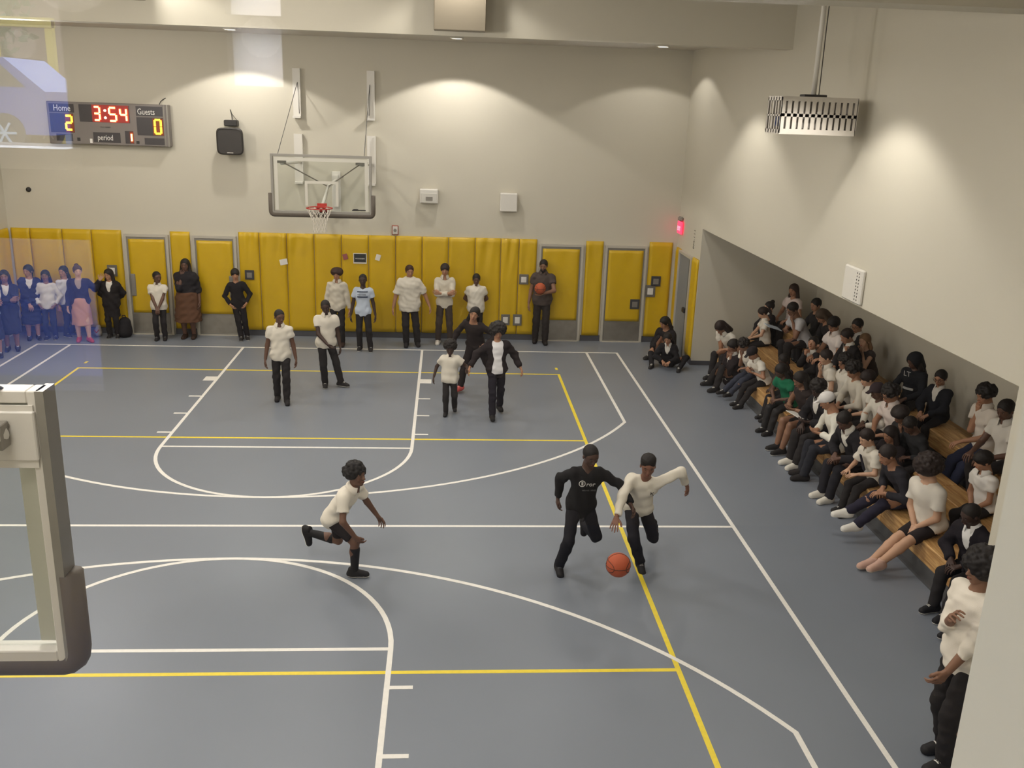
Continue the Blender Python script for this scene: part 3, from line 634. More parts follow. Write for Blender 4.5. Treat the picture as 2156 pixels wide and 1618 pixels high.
# ---- head template, unit = head height, x = person's left, y = forward, z = up, eyes at z=0
def head_template():
    F = Field((-.55, -.6, -.85), (.55, .68, .62), .03)
    ell(F, (0, -.04, .12), I3, (.335, .42, .38), 0)
    ell(F, (0, .1, -.2), I3, (.25, .26, .27), .12)
    ell(F, (0, .25, -.38), I3, (.12, .09, .09), .1)
    ell(F, (0, .2, .05), I3, (.27, .19, .26), .1)
    seg(F, (0, .36, .03), (0, .455, -.12), .03, .05, .05)
    ell(F, (.05, .41, -.13), I3, (.035, .04, .03), .03); ell(F, (-.05, .41, -.13), I3, (.035, .04, .03), .03)
    for s_ in (-1, 1):
        seg(F, (s_*.06, .37, .1), (s_*.22, .31, .1), .03, .025, .04)
        ell(F, (s_*.13, .45, .02), I3, (.075, .08, .05), .05, cut=True)
        ell(F, (s_*.34, -.03, -.04), I3, (.035, .075, .11), .03)
        ell(F, (s_*.17, .22, -.12), I3, (.1, .11, .1), .06)
    ell(F, (0, .37, -.235), I3, (.1, .045, .025), .03); ell(F, (0, .365, -.285), I3, (.085, .045, .028), .03)
    seg(F, (0, -.1, -.25), (0, -.14, -.8), .2, .21, .1)
    V, Q = surf(F); return V, Q
HV, HQ = head_template()
# ---- hand templates, metres, wrist at origin, fingers +y, palm faces -z, thumb towards +x (right-hand seen from back: mirrored later)
def hand_template(curl, thumb):
    F = Field((-.09, -.05, -.12), (.1, .24, .07), .0055)
    seg(F, (0, -.03, 0), (0, .02, 0), .026, .027, 0, (np.array((0, 0, 1.), np.float32), 1.35))
    for i, x in enumerate((.031, .0105, -.010, -.030)):
        seg(F, (x*.45, .01, 0), (x, .088-.004*abs(i-1), 0), .013, .0115, .012)
        ln = (.040, .045, .042, .032)[i]; p = np.array((x, .088-.004*abs(i-1), 0.)); a = 0; sp = (x*1.6)
        for j, q in enumerate((1, .7, .55)):
            a += curl[j]; d = np.array((sp*(1 if j == 0 else .5)*5, math.cos(a), -math.sin(a))); d /= np.linalg.norm(d); e = p+d*ln*q
            seg(F, p, e, .0092-.0008*j, .0086-.0009*j, .004); p = e
    t = [np.array(v, float) for v in thumb]
    for a, b in zip(t[:-1], t[1:]): seg(F, a, b, .0125, .0105, .008)
    return surf(F)
HANDS = {'relax': hand_template((.35, .5, .4), [(.015, .02, -.002), (.042, .055, -.012), (.05, .088, -.026), (.045, .108, -.036)]),
         'flat': hand_template((.06, .1, .08), [(.015, .02, -.002), (.048, .05, -.006), (.066, .08, -.01), (.074, .103, -.013)]),
         'fist': hand_template((1.25, 1.5, 1.0), [(.015, .02, -.004), (.04, .05, -.02), (.03, .08, -.038), (.008, .088, -.042)])}
def n_(v): v = np.array(v, float); return v/max(np.linalg.norm(v), 1e-9)
def rotm(axis, a): return np.array(Matrix.Rotation(a, 3, Vector(axis)))
# ---- hair templates in head units
def hair_template(style):
    F = Field((-.85, -1.05, -1.75 if style in ('long', 'longback', 'braids') else -.75), (.85, .75, 1.0), .035 if style not in ('long', 'longback') else .045)
    face = lambda top=.12, w_=.27, y=.42: (ell(F, (0, y, top-.5), I3, (w_+.03, .36, .52), .03, cut=True))
    rnd = random.Random(hash_(len(style), 3))
    if style == 'buzz': ell(F, (0, -.05, .14), I3, (.352, .435, .395), 0); face(.31, .27)
    elif style == 'short': ell(F, (0, -.05, .16), I3, (.375, .455, .42), 0); face(.27, .26, .45)
    elif style == 'top': ell(F, (0, -.05, .15), I3, (.355, .44, .4), 0); ell(F, (0, -.03, .33), I3, (.36, .4, .3), .06); face(.28, .27, .46)
    elif style == 'fringe': ell(F, (0, -.04, .17), I3, (.40, .48, .44), 0); ell(F, (0, .2, .2), I3, (.33, .28, .22), .05); face(.13, .25, .5)
    elif style == 'mop': ell(F, (0, -.05, .2), I3, (.56, .52, .42), 0); ell(F, (0, .15, .2), I3, (.5, .36, .28), .06); face(.1, .3, .5)
    elif style in ('curly', 'afro'):
        R_ = .47 if style == 'curly' else .60
        ell(F, (0, -.09, .2), I3, (R_, R_, R_*.9), 0)
        for k in range(90 if style == 'curly' else 130):
            a = rnd.uniform(0, 6.28); z = rnd.uniform(-.5, 1); q = math.sqrt(1-z*z); ell(F, (R_*.95*q*math.cos(a), -.09+R_*.95*q*math.sin(a), .2+R_*.86*z), I3, (.1, .1, .1), .02)
        face(.2, .28, .52)
    elif style in ('long', 'longback', 'pony', 'bun', 'braids'):
        ell(F, (0, -.06, .15), I3, (.39, .47, .425), 0)
        if style == 'pony': seg(F, (0, -.45, .2), (0, -.62, -.1), .12, .13, .05); seg(F, (0, -.62, -.1), (0, -.55, -.72), .13, .05, .05)
        if style == 'bun': ell(F, (0, -.35, .48), I3, (.2, .2, .18), .04)
        if style in ('long', 'longback', 'braids'):
            rr = .16 if style == 'long' else .13
            seg(F, (0, -.3, .0), (0, -.42, -1.15 if style != 'braids' else -.8), .3, .2, .08)
            for s_ in (-1, 1):
                y2 = .02 if style != 'longback' else -.25
                seg(F, (s_*.28, -.12, .05), (s_*.36, y2-.08, -.55), rr, rr, .07); seg(F, (s_*.36, y2-.08, -.55), (s_*.34, y2+.04 if style == 'long' else y2, -1.25), rr, .09, .07)
        face(.24, .245, .45)
    elif style == 'hood':
        ell(F, (0, -.08, .1), I3, (.48, .54, .5), 0); seg(F, (0, -.2, -.2), (0, -.25, -.55), .42, .4, .1); ell(F, (0, .42, -.05), I3, (.26, .4, .36), .04, cut=True)
    elif style == 'cap':
        ell(F, (0, -.04, .2), I3, (.4, .48, .4), 0); seg(F, (0, .35, .26), (0, .62, .2), .2, .2, .03, (np.array((0, 0, 1.), np.float32), 6.)); face(.16, .4, .6)
    sl = F.D
    if style not in ('long', 'longback', 'pony', 'braids', 'hood'):
        P = F.pts((slice(None),)*3); low = {'buzz': -.12, 'short': -.16, 'top': -.12, 'fringe': -.2, 'mop': -.15, 'curly': -.25, 'afro': -.3, 'bun': -.3, 'cap': .02}[style]
        F.D = np.maximum(F.D, low-P[..., 2]+.25*np.clip(P[..., 1], -.2, .4))
    P = F.pts((slice(None),)*3)
    if style in ('short', 'fringe', 'mop', 'top', 'curly', 'afro'): F.D = F.D+.008*np.sin(P[..., 0]*34+P[..., 2]*21)*np.sin(P[..., 1]*31-P[..., 2]*14)
    else:
        if style in ('long', 'longback', 'braids', 'pony'): F.D = F.D+.01*np.sin(P[..., 0]*42+np.sin(P[..., 2]*6)*2)*np.clip(.4-P[..., 2], 0, 1)
    return surf(F)
HAIR = {}
def hair_mesh(style, m):
    if style not in HAIR: HAIR[style] = hair_template(style)
    k = ('m', style, m.name)
    if k not in HAIR: V, Q = HAIR[style]; HAIR[k] = npmesh('hair', V, Q, [m])
    return HAIR[k]
# ---- small shared face parts
def small(name, fn):
    cache = {}
    def get(*m):
        k = tuple(x.name for x in m)
        if k not in cache: o = fn(*m); cache[k] = o.data; bpy.data.objects.remove(o)
        return cache[k]
    return get
def _eye(wm, pm):
    b = MB(); b.lathe([(0, .03), (.02, .026), (.024, .018)], (0, 0, 0), 'y', 10, 1); b.lathe([(.024, .018), (.04, .01), (.047, -.01)], (0, 0, 0), 'y', 12, 0)
    o = b.build('eye', [wm, pm], smooth=True); return o
def _brow(m): return MB().tube([(-.075, -.005, -.012), (-.02, .012, .012), (.05, .0, .008), (.08, -.025, -.01)], [.012, .018, .016, .008], 6).build('eyebrow', m, smooth=True)
def _lips(m): return MB().tube([(-.09, -.03, .0), (-.045, .012, .012), (0, .02, .004), (.045, .012, .012), (.09, -.03, .0)], [.008, .02, .022, .02, .008], 7).tube([(-.08, -.03, -.015), (-.03, .008, -.028), (.03, .008, -.028), (.08, -.03, -.015)], [.008, .022, .022, .008], 7).build('mouth', m, smooth=True)
def _glasses(m):
    b = MB()
    for s_ in (-1, 1):
        b.tube([(s_*.145+.1*math.cos(t), .44, .015+.075*math.sin(t)) for t in [2*math.pi*k/14 for k in range(14)]], .012, 5, closed=True); b.tube([(s_*.24, .43, .03), (s_*.35, .3, .03), (s_*.37, -.02, .0)], .012, 5)
    b.tube([(-.05, .45, .03), (.05, .45, .03)], .012, 5); return b.build('glasses', m)
EYE, BROW, LIPS, GLS = small('eye', _eye), small('eyebrow', _brow), small('mouth', _lips), small('glasses', _glasses)
def _shoe(m, s_, l_):
    F = Field((-.08, -.12, -.06), (.08, .22, .14), .009)
    seg(F, (0, -.055, -.012), (0, .0, -.01), .038, .041, .02); seg(F, (0, .0, -.012), (.005, .125, -.02), .042, .040, .03); seg(F, (0, -.03, .0), (0, -.03, .055), .042, .041, .03); seg(F, (0, .02, .02), (0, .08, -.0), .03, .028, .03)
    P = F.pts((slice(None),)*3); F.D = np.maximum(F.D, -.045-P[..., 2]); F.D = np.maximum(F.D, P[..., 2]-.065)
    V, Q = surf(F); cz = V[Q].mean(1)[:, 2]; cy = V[Q].mean(1)
    mi = np.where(cz < -.028, 1, 0); mi[(cy[:, 1] > .02) & (cy[:, 1] < .085) & (np.abs(cy[:, 0]) < .02) & (cz > .0) & ((cy[:, 1]*60 % 1) < .5)] = 2
    return bpy.data.objects.new('shoe', npmesh('shoe', V, Q, [m, s_, l_], mi.astype(np.int32)))
SHOE = small('shoe', _shoe)
def cloth(h, rough=.85, n=.05): return mat('cloth_'+h, hexc(h), rough, noise=n, nscale=5, spec=.2, bump=.15, bscale=120)
def skin(h): return mat('skin_'+h, hexc(h), .55, noise=.03, nscale=6)
def hairm(h): return mat('hair_'+h, hexc(h), .6, noise=.15, nscale=30, spec=.3)
def ik(a, c, l1, l2, pole):
    a, c = np.array(a, float), np.array(c, float); d = c-a; L = np.linalg.norm(d); mx = (l1+l2)*.995
    if L > mx: c = a+d/L*mx; d = c-a; L = mx
    L = max(L, abs(l1-l2)*1.05+1e-4); u = d/max(np.linalg.norm(d), 1e-9); x = (l1*l1-l2*l2+L*L)/(2*L); y = math.sqrt(max(l1*l1-x*x, 0)); p = np.array(pole, float); p -= u*(p@u); p = n_(p)
    return a+u*x+p*y, c
WHT, BLK = 'e6e1d8', '2b2829'
ARM = {  # hand position relative to the chest-bottom/pelvis centre, side outward positive, in body heights; pole; palm
    'down': ((.155, .015, -.045), (.15, -1, 0)), 'downfwd': ((.15, .07, -.03), (.3, -1, 0)), 'downback': ((.16, -.06, -.02), (.3, -1, 0)),
    'clasp': ((.015, .125, -.015), (1, -.4, -.2)), 'behind': ((.05, -.09, .02), (1, -.3, -.4)), 'cross': ((-.05, .12, .13), (1, .3, -.9)),
    'lap': ((.05, .2, .05), (1, -.5, 0)), 'knee': ((.07, .25, .06), (.6, -.6, -.3)), 'chin': ((.01, .21, .31), (.3, .5, -1)), 'mouth': ((.01, .16, .31), (.5, .1, -1)),
    'book': ((.05, .2, .1), (1, -.4, -.3)), 'hip': ((.12, .03, .03), (1, -.4, 0)), 'out': ((.32, .08, .2), (0, -.5, -1)), 'thigh': ((.09, .17, .055), (.6, -.7, 0)), 'pocket': ((.11, .06, .0), (1, -.6, 0))}
NP = [0]; IDS = {}
def person(at, H, yaw=0, pz=None, ps=(0, 0), lean=0, slean=0, twist=0, head=(0, 0, 0), la='down', ra='down', lf=(.055, 0, 0), rf=(.055, 0, 0), ft=(.12, .12), fp=(0, 0),
           build=1., skn='8d6148', hair=('short', '231d1b'), top=('tee', WHT), sleeve=.5, coat=None, bottom=('pants', BLK), shoe=('2a2829', '3a3838', 'd8d5cc'), label='', hs=1., h=.013,
           glasses=None, hands=('relax', 'relax'), group=None, hem=.02, kpole=None, collar=None, ground=0., beard=False, extra=None, palm=None, lean2=0, foot_in=0., id=None, pelw=None, socks=None):
    """at = world floor point under the pelvis; yaw 0 faces the camera (-y), positive turns towards +x. s = person's left"""
    y = math.radians(yaw); Fw = np.array((math.sin(y), -math.cos(y), 0)); Lf = np.array((math.cos(y), math.sin(y), 0)); U = np.array((0, 0, 1.))
    base = np.array((at[0], at[1], ground)); sit = pz is not None
    Pz = (pz if sit else .525*H); pel = base+Lf*ps[0]*H+Fw*ps[1]*H+U*(Pz-ground if sit else Pz)
    if pelw is not None: pel = np.array(pelw, float)
    def fr(lean_, sl, tw, L0=Lf, F0=Fw, U0=U):
        R_ = rotm(L0, math.radians(lean_)); Uu, Ff = R_@U0, R_@F0
        # lean forward: up tips towards F
        if (Uu@F0) < 0 and lean_ > 0: R_ = rotm(L0, -math.radians(lean_)); Uu, Ff = R_@U0, R_@F0
        if (Uu@F0) > 0 and lean_ < 0: R_ = rotm(L0, -math.radians(lean_)); Uu, Ff = R_@U0, R_@F0
        R2 = rotm(Ff, math.radians(sl)); Ll = R2@L0; Uu = R2@Uu; R3 = rotm(Uu, math.radians(tw)); return R3@Ll, R3@Ff, Uu
    L1, F1, U1 = fr(lean, slean, twist)
    L2_, F2, U2 = fr(lean2, 0, 0, L1, F1, U1)
    waist = pel+U1*.08*H; chest = pel+U1*.10*H+U2*.11*H; shc = chest+U2*.065*H; nb = shc+U2*.035*H-F2*.008*H
    hh = .236*(H/1.65)**.45*hs
    HY, HP, HR_ = [math.radians(v) for v in head]
    Lh, Fh, Uh = fr((lean+lean2)*.25, slean*.3, twist*.5)
    Rz = rotm(Uh, HY); Lh, Fh = Rz@Lh, Rz@Fh; Rx = rotm(Lh, HP); U_, F_ = Rx@Uh, Rx@Fh
    if (F_@Uh) > 0 and HP > 0: Rx = rotm(Lh, -HP); U_, F_ = Rx@Uh, Rx@Fh
    if (F_@Uh) < 0 and HP < 0: Rx = rotm(Lh, -HP); U_, F_ = Rx@Uh, Rx@Fh
    Ry = rotm(F_, HR_); Lh, Uh, Fh = Ry@Lh, Ry@U_, F_
    hc = nb+n_(U2*.6+Uh*.6)*hh*.62+F2*.03*hh
    HM3 = np.stack([Lh, Fh, Uh], 1)  # columns
    sw = .095*H*(.6+.4*build); S = {1: shc+L2_*sw-U2*.012*H, -1: shc-L2_*sw-U2*.012*H}
    hp = {1: pel+Lf*.047*H-U*.01*H, -1: pel-Lf*.047*H-U*.01*H}
    J = {}
    for s_, a, pi in ((1, la, 0), (-1, ra, 1)):
        wt = None
        if isinstance(a, str): tgt, pole = ARM[a]
        elif a[0] == 'w': wt = np.array(a[1], float); tgt = (0, 0, 0); pole = a[2]
        else: tgt, pole = a
        lo = sit and isinstance(a, str) and a in ('lap', 'knee', 'thigh', 'clasp', 'book')
        A_, B_, C_ = (Lf, Fw, U) if lo else (L1, F1, U1)
        t = pel+A_*s_*tgt[0]*H+B_*tgt[1]*H+C_*tgt[2]*H
        if isinstance(a, str) and a in ('chin', 'mouth'): t = hc-Uh*.95*hh+Fh*.42*hh+Lh*s_*.22*hh
        if wt is not None: t = wt
        e, wr = ik(S[s_], t, .172*H, .145*H, A_*s_*pole[0]+B_*pole[1]+C_*pole[2]); J['e', s_] = e; J['w', s_] = wr
    for s_, f, tz in ((1, lf, 0), (-1, rf, 1)):
        t = np.array(f[1], float) if f[0] == 'w' else base+Lf*s_*f[0]*H+Fw*f[1]*H+U*(f[2]*H+.045*H)
        kp = (kpole[tz] if kpole else None) or ((.1, 1, .6) if sit else (.08, 1, 0))
        k, an = ik(hp[s_], t, .245*H, .235*H, Lf*s_*kp[0]+Fw*kp[1]+U*kp[2]); J['k', s_] = k; J['a', s_] = an
    allp = [pel, nb, *S.values(), *[v for v in J.values()]]
    lo = np.min(allp, 0)-.2*H*max(1, build*.7)*.75; hi = np.max(allp, 0)+.2*H*.75*max(1, build*.7); lo[2] = min(v[2] for v in allp)-.12
    NP[0] += 1; b_ = build; fl1 = (F1.astype(np.float32), 1.35); fl2 = (F2.astype(np.float32), 1.4)
    def torso(F, inf, k=.035, belly=0):
        seg(F, hp[1]-Lf*.0, hp[-1], .051*H*b_+inf, .051*H*b_+inf, k)
        seg(F, pel+U1*.01*H, waist, .076*H*b_+inf, .074*H*b_+inf+belly, k, fl1)
        seg(F, waist, chest, .075*H*b_+inf+belly, .088*H*b_+inf, k, fl2)
        seg(F, chest+L2_*.03*H, chest-L2_*.03*H, .072*H*b_+inf, .072*H*b_+inf, k, fl2)
        seg(F, S[1]-L2_*.018*H, S[-1]+L2_*.018*H, .035*H+inf*.8, .035*H+inf*.8, k)
    # ---- body
    objs = []
    F = Field(lo, hi, h); torso(F, 0)
    seg(F, shc, nb+U2*.05*H, .036*H, .031*H, .03)
    am = .82+.18*b_
    for s_ in (1, -1):
        seg(F, S[s_], J['e', s_], .028*H*am, .023*H*am, .02); seg(F, J['e', s_], J['w', s_], .0245*H*am, .0165*H*am, .015)
        seg(F, hp[s_], J['k', s_], .043*H*am, .032*H*am, .02); mid = J['k', s_]*.68+J['a', s_]*.32-(F1*.006*H)
        seg(F, J['k', s_], mid, .033*H*am, .033*H*am, .012); seg(F, mid, J['a', s_], .034*H*am, .022*H*am, .02)
        seg(F, J['a', s_], J['a', s_]-U*.02*H, .021*H, .02*H, .01)
    V, Q = surf(F); VV = [V]; QQ = [Q]; nV = len(V)
    hv = hc+(HV*hh)@HM3.T; VV.append(hv); QQ.append(HQ+nV); nV += len(hv); hands_ = HANDS
    for s_, pi in ((1, 0), (-1, 1)):
        d = n_(J['w', s_]-J['e', s_]); pref = -L1*s_ if palm is None or palm[pi] is None else (Lf*s_*palm[pi][0]+Fw*palm[pi][1]+U*palm[pi][2])
        a = (la, ra)[pi]
        if palm is None and isinstance(a, str) and a in ('lap', 'knee', 'thigh', 'hip', 'clasp'): pref = -U*1.+F1*-.3; d = n_(d+Fw*.5-U*.2)
        if palm is None and isinstance(a, str) and a in ('cross',): d = n_(d-L1*s_*1.2+U1*.3); pref = -F1
        if palm is None and isinstance(a, str) and a in ('chin', 'mouth'): d = n_(U1*.8-L1*s_*.1); pref = -F1
        if palm is None and isinstance(a, str) and a == 'book': d = n_(d+Fw); pref = -L1*s_*.7+U
        pn = n_(pref-d*(pref@d)); X_ = np.cross(d, -pn)   # x = y × z, z = -palm normal
        hv, hq = hands_[hands[pi]]; hv = hv.copy(); 
        if s_ == 1: pass
        th = X_ if True else 0
        # thumb must point forward/up: mirror when needed
        ref = F1+U*.3 if not (isinstance(a, str) and a in ('chin', 'mouth', 'cross', 'clasp')) else U+(-L1*s_)*.5
        if abs(pn@U) > .7: ref = -Lf*s_
        q = hq
        if X_@ref < 0: hv[:, 0] *= -1; q = hq[:, ::-1]
        sc = H/1.62*.98; wv = J['w', s_]+(hv*sc)@np.stack([X_, d, -pn], 1).T; VV.append(wv); QQ.append(q+nV); nV += len(wv)
    root = bpy.data.objects.new('person', None); COL.objects.link(root); root.location = at[0], at[1], ground; root.empty_display_size = .1
    tag(root, label, 'person', group); inv = Matrix.Translation(-Vector((at[0], at[1], ground)))
    off = np.array((at[0], at[1], ground))
    def addm(name, me, loc=None, R_=None, sc=1., mirror=False):
        o = bpy.data.objects.new(name, me); COL.objects.link(o); o.parent = root
        if loc is not None:
            m = Matrix.Identity(4); R_ = np.asarray(R_)*sc
            if mirror: R_ = R_@np.diag([-1, 1, 1])
            for i in range(3):
                for j in range(3): m[i][j] = R_[i][j]
                m[i][3] = (loc-off)[i]
            o.matrix_local = m
        return o
    def addv(name, V, Q, mats): return addm(name, npmesh(name, V-off, Q, mats))
    sk_ = skin(skn); addv('body', np.concatenate(VV), np.concatenate(QQ), [sk_])
    # ---- clothes
    def folds(F, amp):
        rnd = random.Random(NP[0]); P = F.pts((slice(None),)*3); s = 0
        for k in range(5):
            v = np.array([rnd.gauss(0, .8), rnd.gauss(0, .8), rnd.gauss(0, 1.4)]); v = v/np.linalg.norm(v)*rnd.uniform(26, 75); u = np.array([rnd.gauss(0, 9), rnd.gauss(0, 9), rnd.gauss(0, 9)], np.float32); s = s+np.sin(P@v.astype(np.float32)+rnd.random()*6+1.2*np.sin(P@u))
        F.D = F.D+(amp*.5*s).astype(np.float32)
    tk, tc = top; inf = .013 if tk != 'loose' else .02
    def upper(name, color, inf, sl, hem_, vneck=0, long_=False, nk=.0, sk=None, h_=h, mat_=None):
        T = Field(lo, hi, h_); torso(T, inf, .035, belly=.006*H*b_+.006); seg(T, hp[1]+U1*.02*H, hp[-1]+U1*.02*H, .057*H*b_+inf*1.1, .057*H*b_+inf*1.1, .02)
        hz = -.045-hem_ if not sit else -.02-hem_*.6
        seg(T, pel+U1*.03*H, pel+U1*min(0, hz+.03)*H+(Fw*.02*H if sit else 0), .080*H*b_+inf*1.15, (.082*H*b_+inf*1.15)*(1 if sk is None else sk), .04, fl1)
        P = T.pts((slice(None),)*3)
        hemd = -((P-(pel+U1*hz*H).astype(np.float32))@U1.astype(np.float32))
        T.D = np.maximum(T.D, hemd)
        # neck opening
        nd = cone_d(P, (nb-U2*.02*H).astype(np.float32), (nb+U2*.3*H).astype(np.float32), .036*H+nk, .075*H+nk); T.D = np.maximum(T.D, -nd)
        if vneck:
            a = (nb+F2*.045*H+U2*.01*H).astype(np.float32); c = (chest+F2*.10*H-U2*.06*H).astype(np.float32)
            nd = cone_d(P, a, c, .046*H, .012*H); T.D = np.maximum(T.D, -nd)
            if vneck > 1:
                c2 = (pel+F1*.12*H-U1*.12*H).astype(np.float32); nd = cone_d(P, c, c2, .055*H, .095*H); T.D = np.maximum(T.D, -nd); nd = cone_d(P, a, c, .058*H, .062*H); T.D = np.maximum(T.D, -nd)
        if sl > 0:
            Sf = Field(lo, hi, h_)
            for s_ in (1, -1):
                r1, r2 = .030*H*am+inf, .029*H*am+inf*1.1
                if sl <= 1:
                    c = S[s_]+(J['e', s_]-S[s_])*sl; seg(Sf, S[s_], J['e', s_], r1, r2, .02)
                    seg(Sf, S[s_], c, r1, r2+.006*(sl < .9), .02)
                    dd = n_(J['e', s_]-S[s_]).astype(np.float32); q = P-c.astype(np.float32); cutd = np.minimum((q@dd), .11-np.sqrt((q*q).sum(-1)))*1.
                    Sf.D = np.where((q@dd > 0) & (np.sqrt((q*q).sum(-1)) < .24), np.maximum(Sf.D, q@dd), Sf.D)
                else:
                    seg(Sf, S[s_], J['e', s_], r1, .026*H*am+inf, .02); wv = J['e', s_]+(J['w', s_]-J['e', s_])*min(sl-1, 1)
                    seg(Sf, J['e', s_], wv, .026*H*am+inf, .019*H*am+inf*.8, .02)
                    dd = n_(J['w', s_]-J['e', s_]).astype(np.float32); q = P-wv.astype(np.float32)
                    Sf.D = np.where((q@dd > 0) & (np.sqrt((q*q).sum(-1)) < .1), np.maximum(Sf.D, q@dd), Sf.D)
            hh_ = np.maximum(.03-np.abs(T.D-Sf.D), 0)/.03; T.D = np.minimum(T.D, Sf.D)-hh_*hh_*.0075
        folds(T, .0055 if inf < .018 else .0065)
        V, Q = surf(T); return addv(name, V, Q, [mat_ or cloth(color)])
    if tk != 'none': upper({'tee': 'shirt', 'polo': 'polo_shirt', 'sweater': 'sweater', 'hoodie': 'hoodie', 'loose': 'shirt', 'dress': 'dress'}.get(tk, 'shirt'), tc, inf, 0 if coat else sleeve, hem)
    if coat: upper('jacket', coat, inf+.010, 1.97 if not isinstance(coat, tuple) else 1.9, .05 if hem < .06 else hem, vneck=2 if id == 'afro' else 1, nk=.012)
    cl = collar or (tc if tk == 'polo' else None)
    if cl:
        b = MB(); n = 20; nbp = nb-U2*.004*H
        for j, (rr, z) in enumerate(((.034, .032), (.040, .036), (.058, .006), (.056, .001))):
            for k in range(n+1):
                a = math.radians(22+316*k/n); e = .018*(abs(math.cos(a/2))**6) if j > 1 else 0
                p = nbp+(L2_*math.sin(a)*(rr)+F2*math.cos(a)*(rr*.95+e*.4))*H+U2*(z-e*1.3)*H+F2*.006*H
                b.v.append(tuple(p-off))
        for j in range(3):
            for k in range(n): b.f.append((j*(n+1)+k, j*(n+1)+k+1, (j+1)*(n+1)+k+1, (j+1)*(n+1)+k))
        b.mi = [0]*len(b.f); o = b.build('collar', cloth(cl), root, True)
    # ---- lower
    bk, bc = bottom
    if bk in ('pants', 'shorts'):
        T = Field(lo, hi, h); seg(T, hp[1], hp[-1], .049*H*b_+.008, .049*H*b_+.008, .025); seg(T, pel, waist, .074*H*b_+.007, .070*H*b_+.007, .03, fl1)
        for s_ in (1, -1):
            seg(T, hp[s_], J['k', s_], .049*H*am+.004, .038*H*am+.003, .018)
            if bk == 'pants': seg(T, J['k', s_], J['a', s_]-U*(.008*H if J['a', s_][2] > -1 else 0), .040*H*am+.003, .035*H*am, .02)
        P = T.pts((slice(None),)*3); q = P-(waist-U1*.01*H).astype(np.float32); T.D = np.where(np.sqrt((q*q).sum(-1)) < (.2*H if bk != 'skirt' or not sit else .17*H), np.maximum(T.D, q@U1.astype(np.float32)), T.D)
        for s_ in (1, -1):
            if bk == 'shorts': c = hp[s_]+(J['k', s_]-hp[s_])*.82; dd = n_(J['k', s_]-hp[s_]); rad = .25
            else: c = J['a', s_]-n_(J['a', s_]-J['k', s_])*.0; dd = n_(J['a', s_]-J['k', s_]); rad = .13
            q = P-c.astype(np.float32); dd = dd.astype(np.float32); T.D = np.where((q@dd > -h) & (np.sqrt((q*q).sum(-1)) < rad), np.maximum(T.D, q@dd), T.D)
        folds(T, .004); V, Q = surf(T); addv('trousers' if bk == 'pants' else 'shorts', V, Q, [cloth(bc)])
    elif bk == 'skirt':
        T = Field(lo-.1, hi+.1, h); e = pel-U*.3*H if not sit else pel+Fw*.26*H
        if sit: seg(T, hp[1], J['k', 1], .075*H, .06*H, .05); seg(T, hp[-1], J['k', -1], .075*H, .06*H, .05); seg(T, pel, waist, .088*H, .085*H, .05, fl1)
        else: seg(T, waist, pel, .084*H*b_+.006, .1*H*b_+.008, .05, fl1); seg(T, pel, e, .1*H*b_+.008, .125*H*b_+.008, .05, (Fw.astype(np.float32), 1.15))
        P = T.pts((slice(None),)*3); q = P-(waist-U1*.01*H).astype(np.float32); T.D = np.where(np.sqrt((q*q).sum(-1)) < (.2*H if bk != 'skirt' or not sit else .17*H), np.maximum(T.D, q@U1.astype(np.float32)), T.D)
        if sit:
            q = P-((J['k', 1]+J['k', -1])/2-Fw*.04*H).astype(np.float32); T.D = np.where(q@Fw.astype(np.float32) > 0, np.maximum(T.D, q@Fw.astype(np.float32)), T.D)
        else: T.D = np.maximum(T.D, (e[2]-P[..., 2]))
        folds(T, .006); V, Q = surf(T); addv('skirt', V, Q, [cloth(bc)])
    # socks and shoes
    if socks:
        T = Field(lo, hi, h)
        for s_ in (1, -1):
            a = J['k', s_]+(J['a', s_]-J['k', s_])*.22; seg(T, a, J['a', s_], .034*H+.004, .024*H+.004, .01); seg(T, J['a', s_], J['a', s_]-U*.02*H, .026*H, .026*H, .01)
        V, Q = surf(T); addv('socks', V, Q, [cloth(socks)])
    for s_, i in ((1, 0), (-1, 1)):
        a = J['a', s_]; to = math.radians(s_*8) ; fd = n_(rotm(U, math.radians(s_*ft[i]*60))@Fw)
        pt = math.radians(fp[i]); sd = np.cross(U, fd)*-1; sd = np.cross(fd, U); up_ = U*math.cos(pt)+fd*math.sin(pt); fd2 = fd*math.cos(pt)-U*math.sin(pt)
        sc = H/1.62*1.05; loc = a-up_*(.045*H-.047*sc)+fd2*.0
        addm('shoe', SHOE(cloth(shoe[0], .6, .02), cloth(shoe[1], .6, .02), cloth(shoe[2], .7, .02)), loc, np.stack([sd, fd2, up_], 1), sc, mirror=s_ < 0)
    # face and hair
    em = mat('eye_white', hexc('d9d2c8'), .3), mat('eye_dark', hexc('241a16'), .2)
    dk = hexc(skn); lc = mat('lips_'+skn, (min(1, dk[0]*.78+.03), dk[1]*.5, dk[2]*.5), .5)
    for s_ in (-1, 1):
        addm('eye', EYE(*em), hc+HM3@np.array((s_*.13, .342, .012))*hh, HM3, hh)
        addm('eyebrow', BROW(hairm(hair[1])), hc+HM3@np.array((s_*.14, .372, .105))*hh, HM3, hh, mirror=s_ < 0)
    addm('mouth', LIPS(lc), hc+HM3@np.array((0, .395, -.255))*hh, HM3, hh)
    if glasses: addm('glasses', GLS(mat('glasses_'+glasses, hexc(glasses), .3)), hc, HM3, hh)
    if hair: addm('hair' if hair[0] not in ('cap', 'hood') else hair[0], hair_mesh(hair[0], hairm(hair[1]) if hair[0] not in ('cap', 'hood') else cloth(hair[1])), hc, HM3, hh)
    if hair and hair[0] in ('cap', 'hood'): addm('hair', hair_mesh('buzz' if hair[0] == 'cap' else 'long', hairm('231d1b')), hc, HM3, hh*.99)
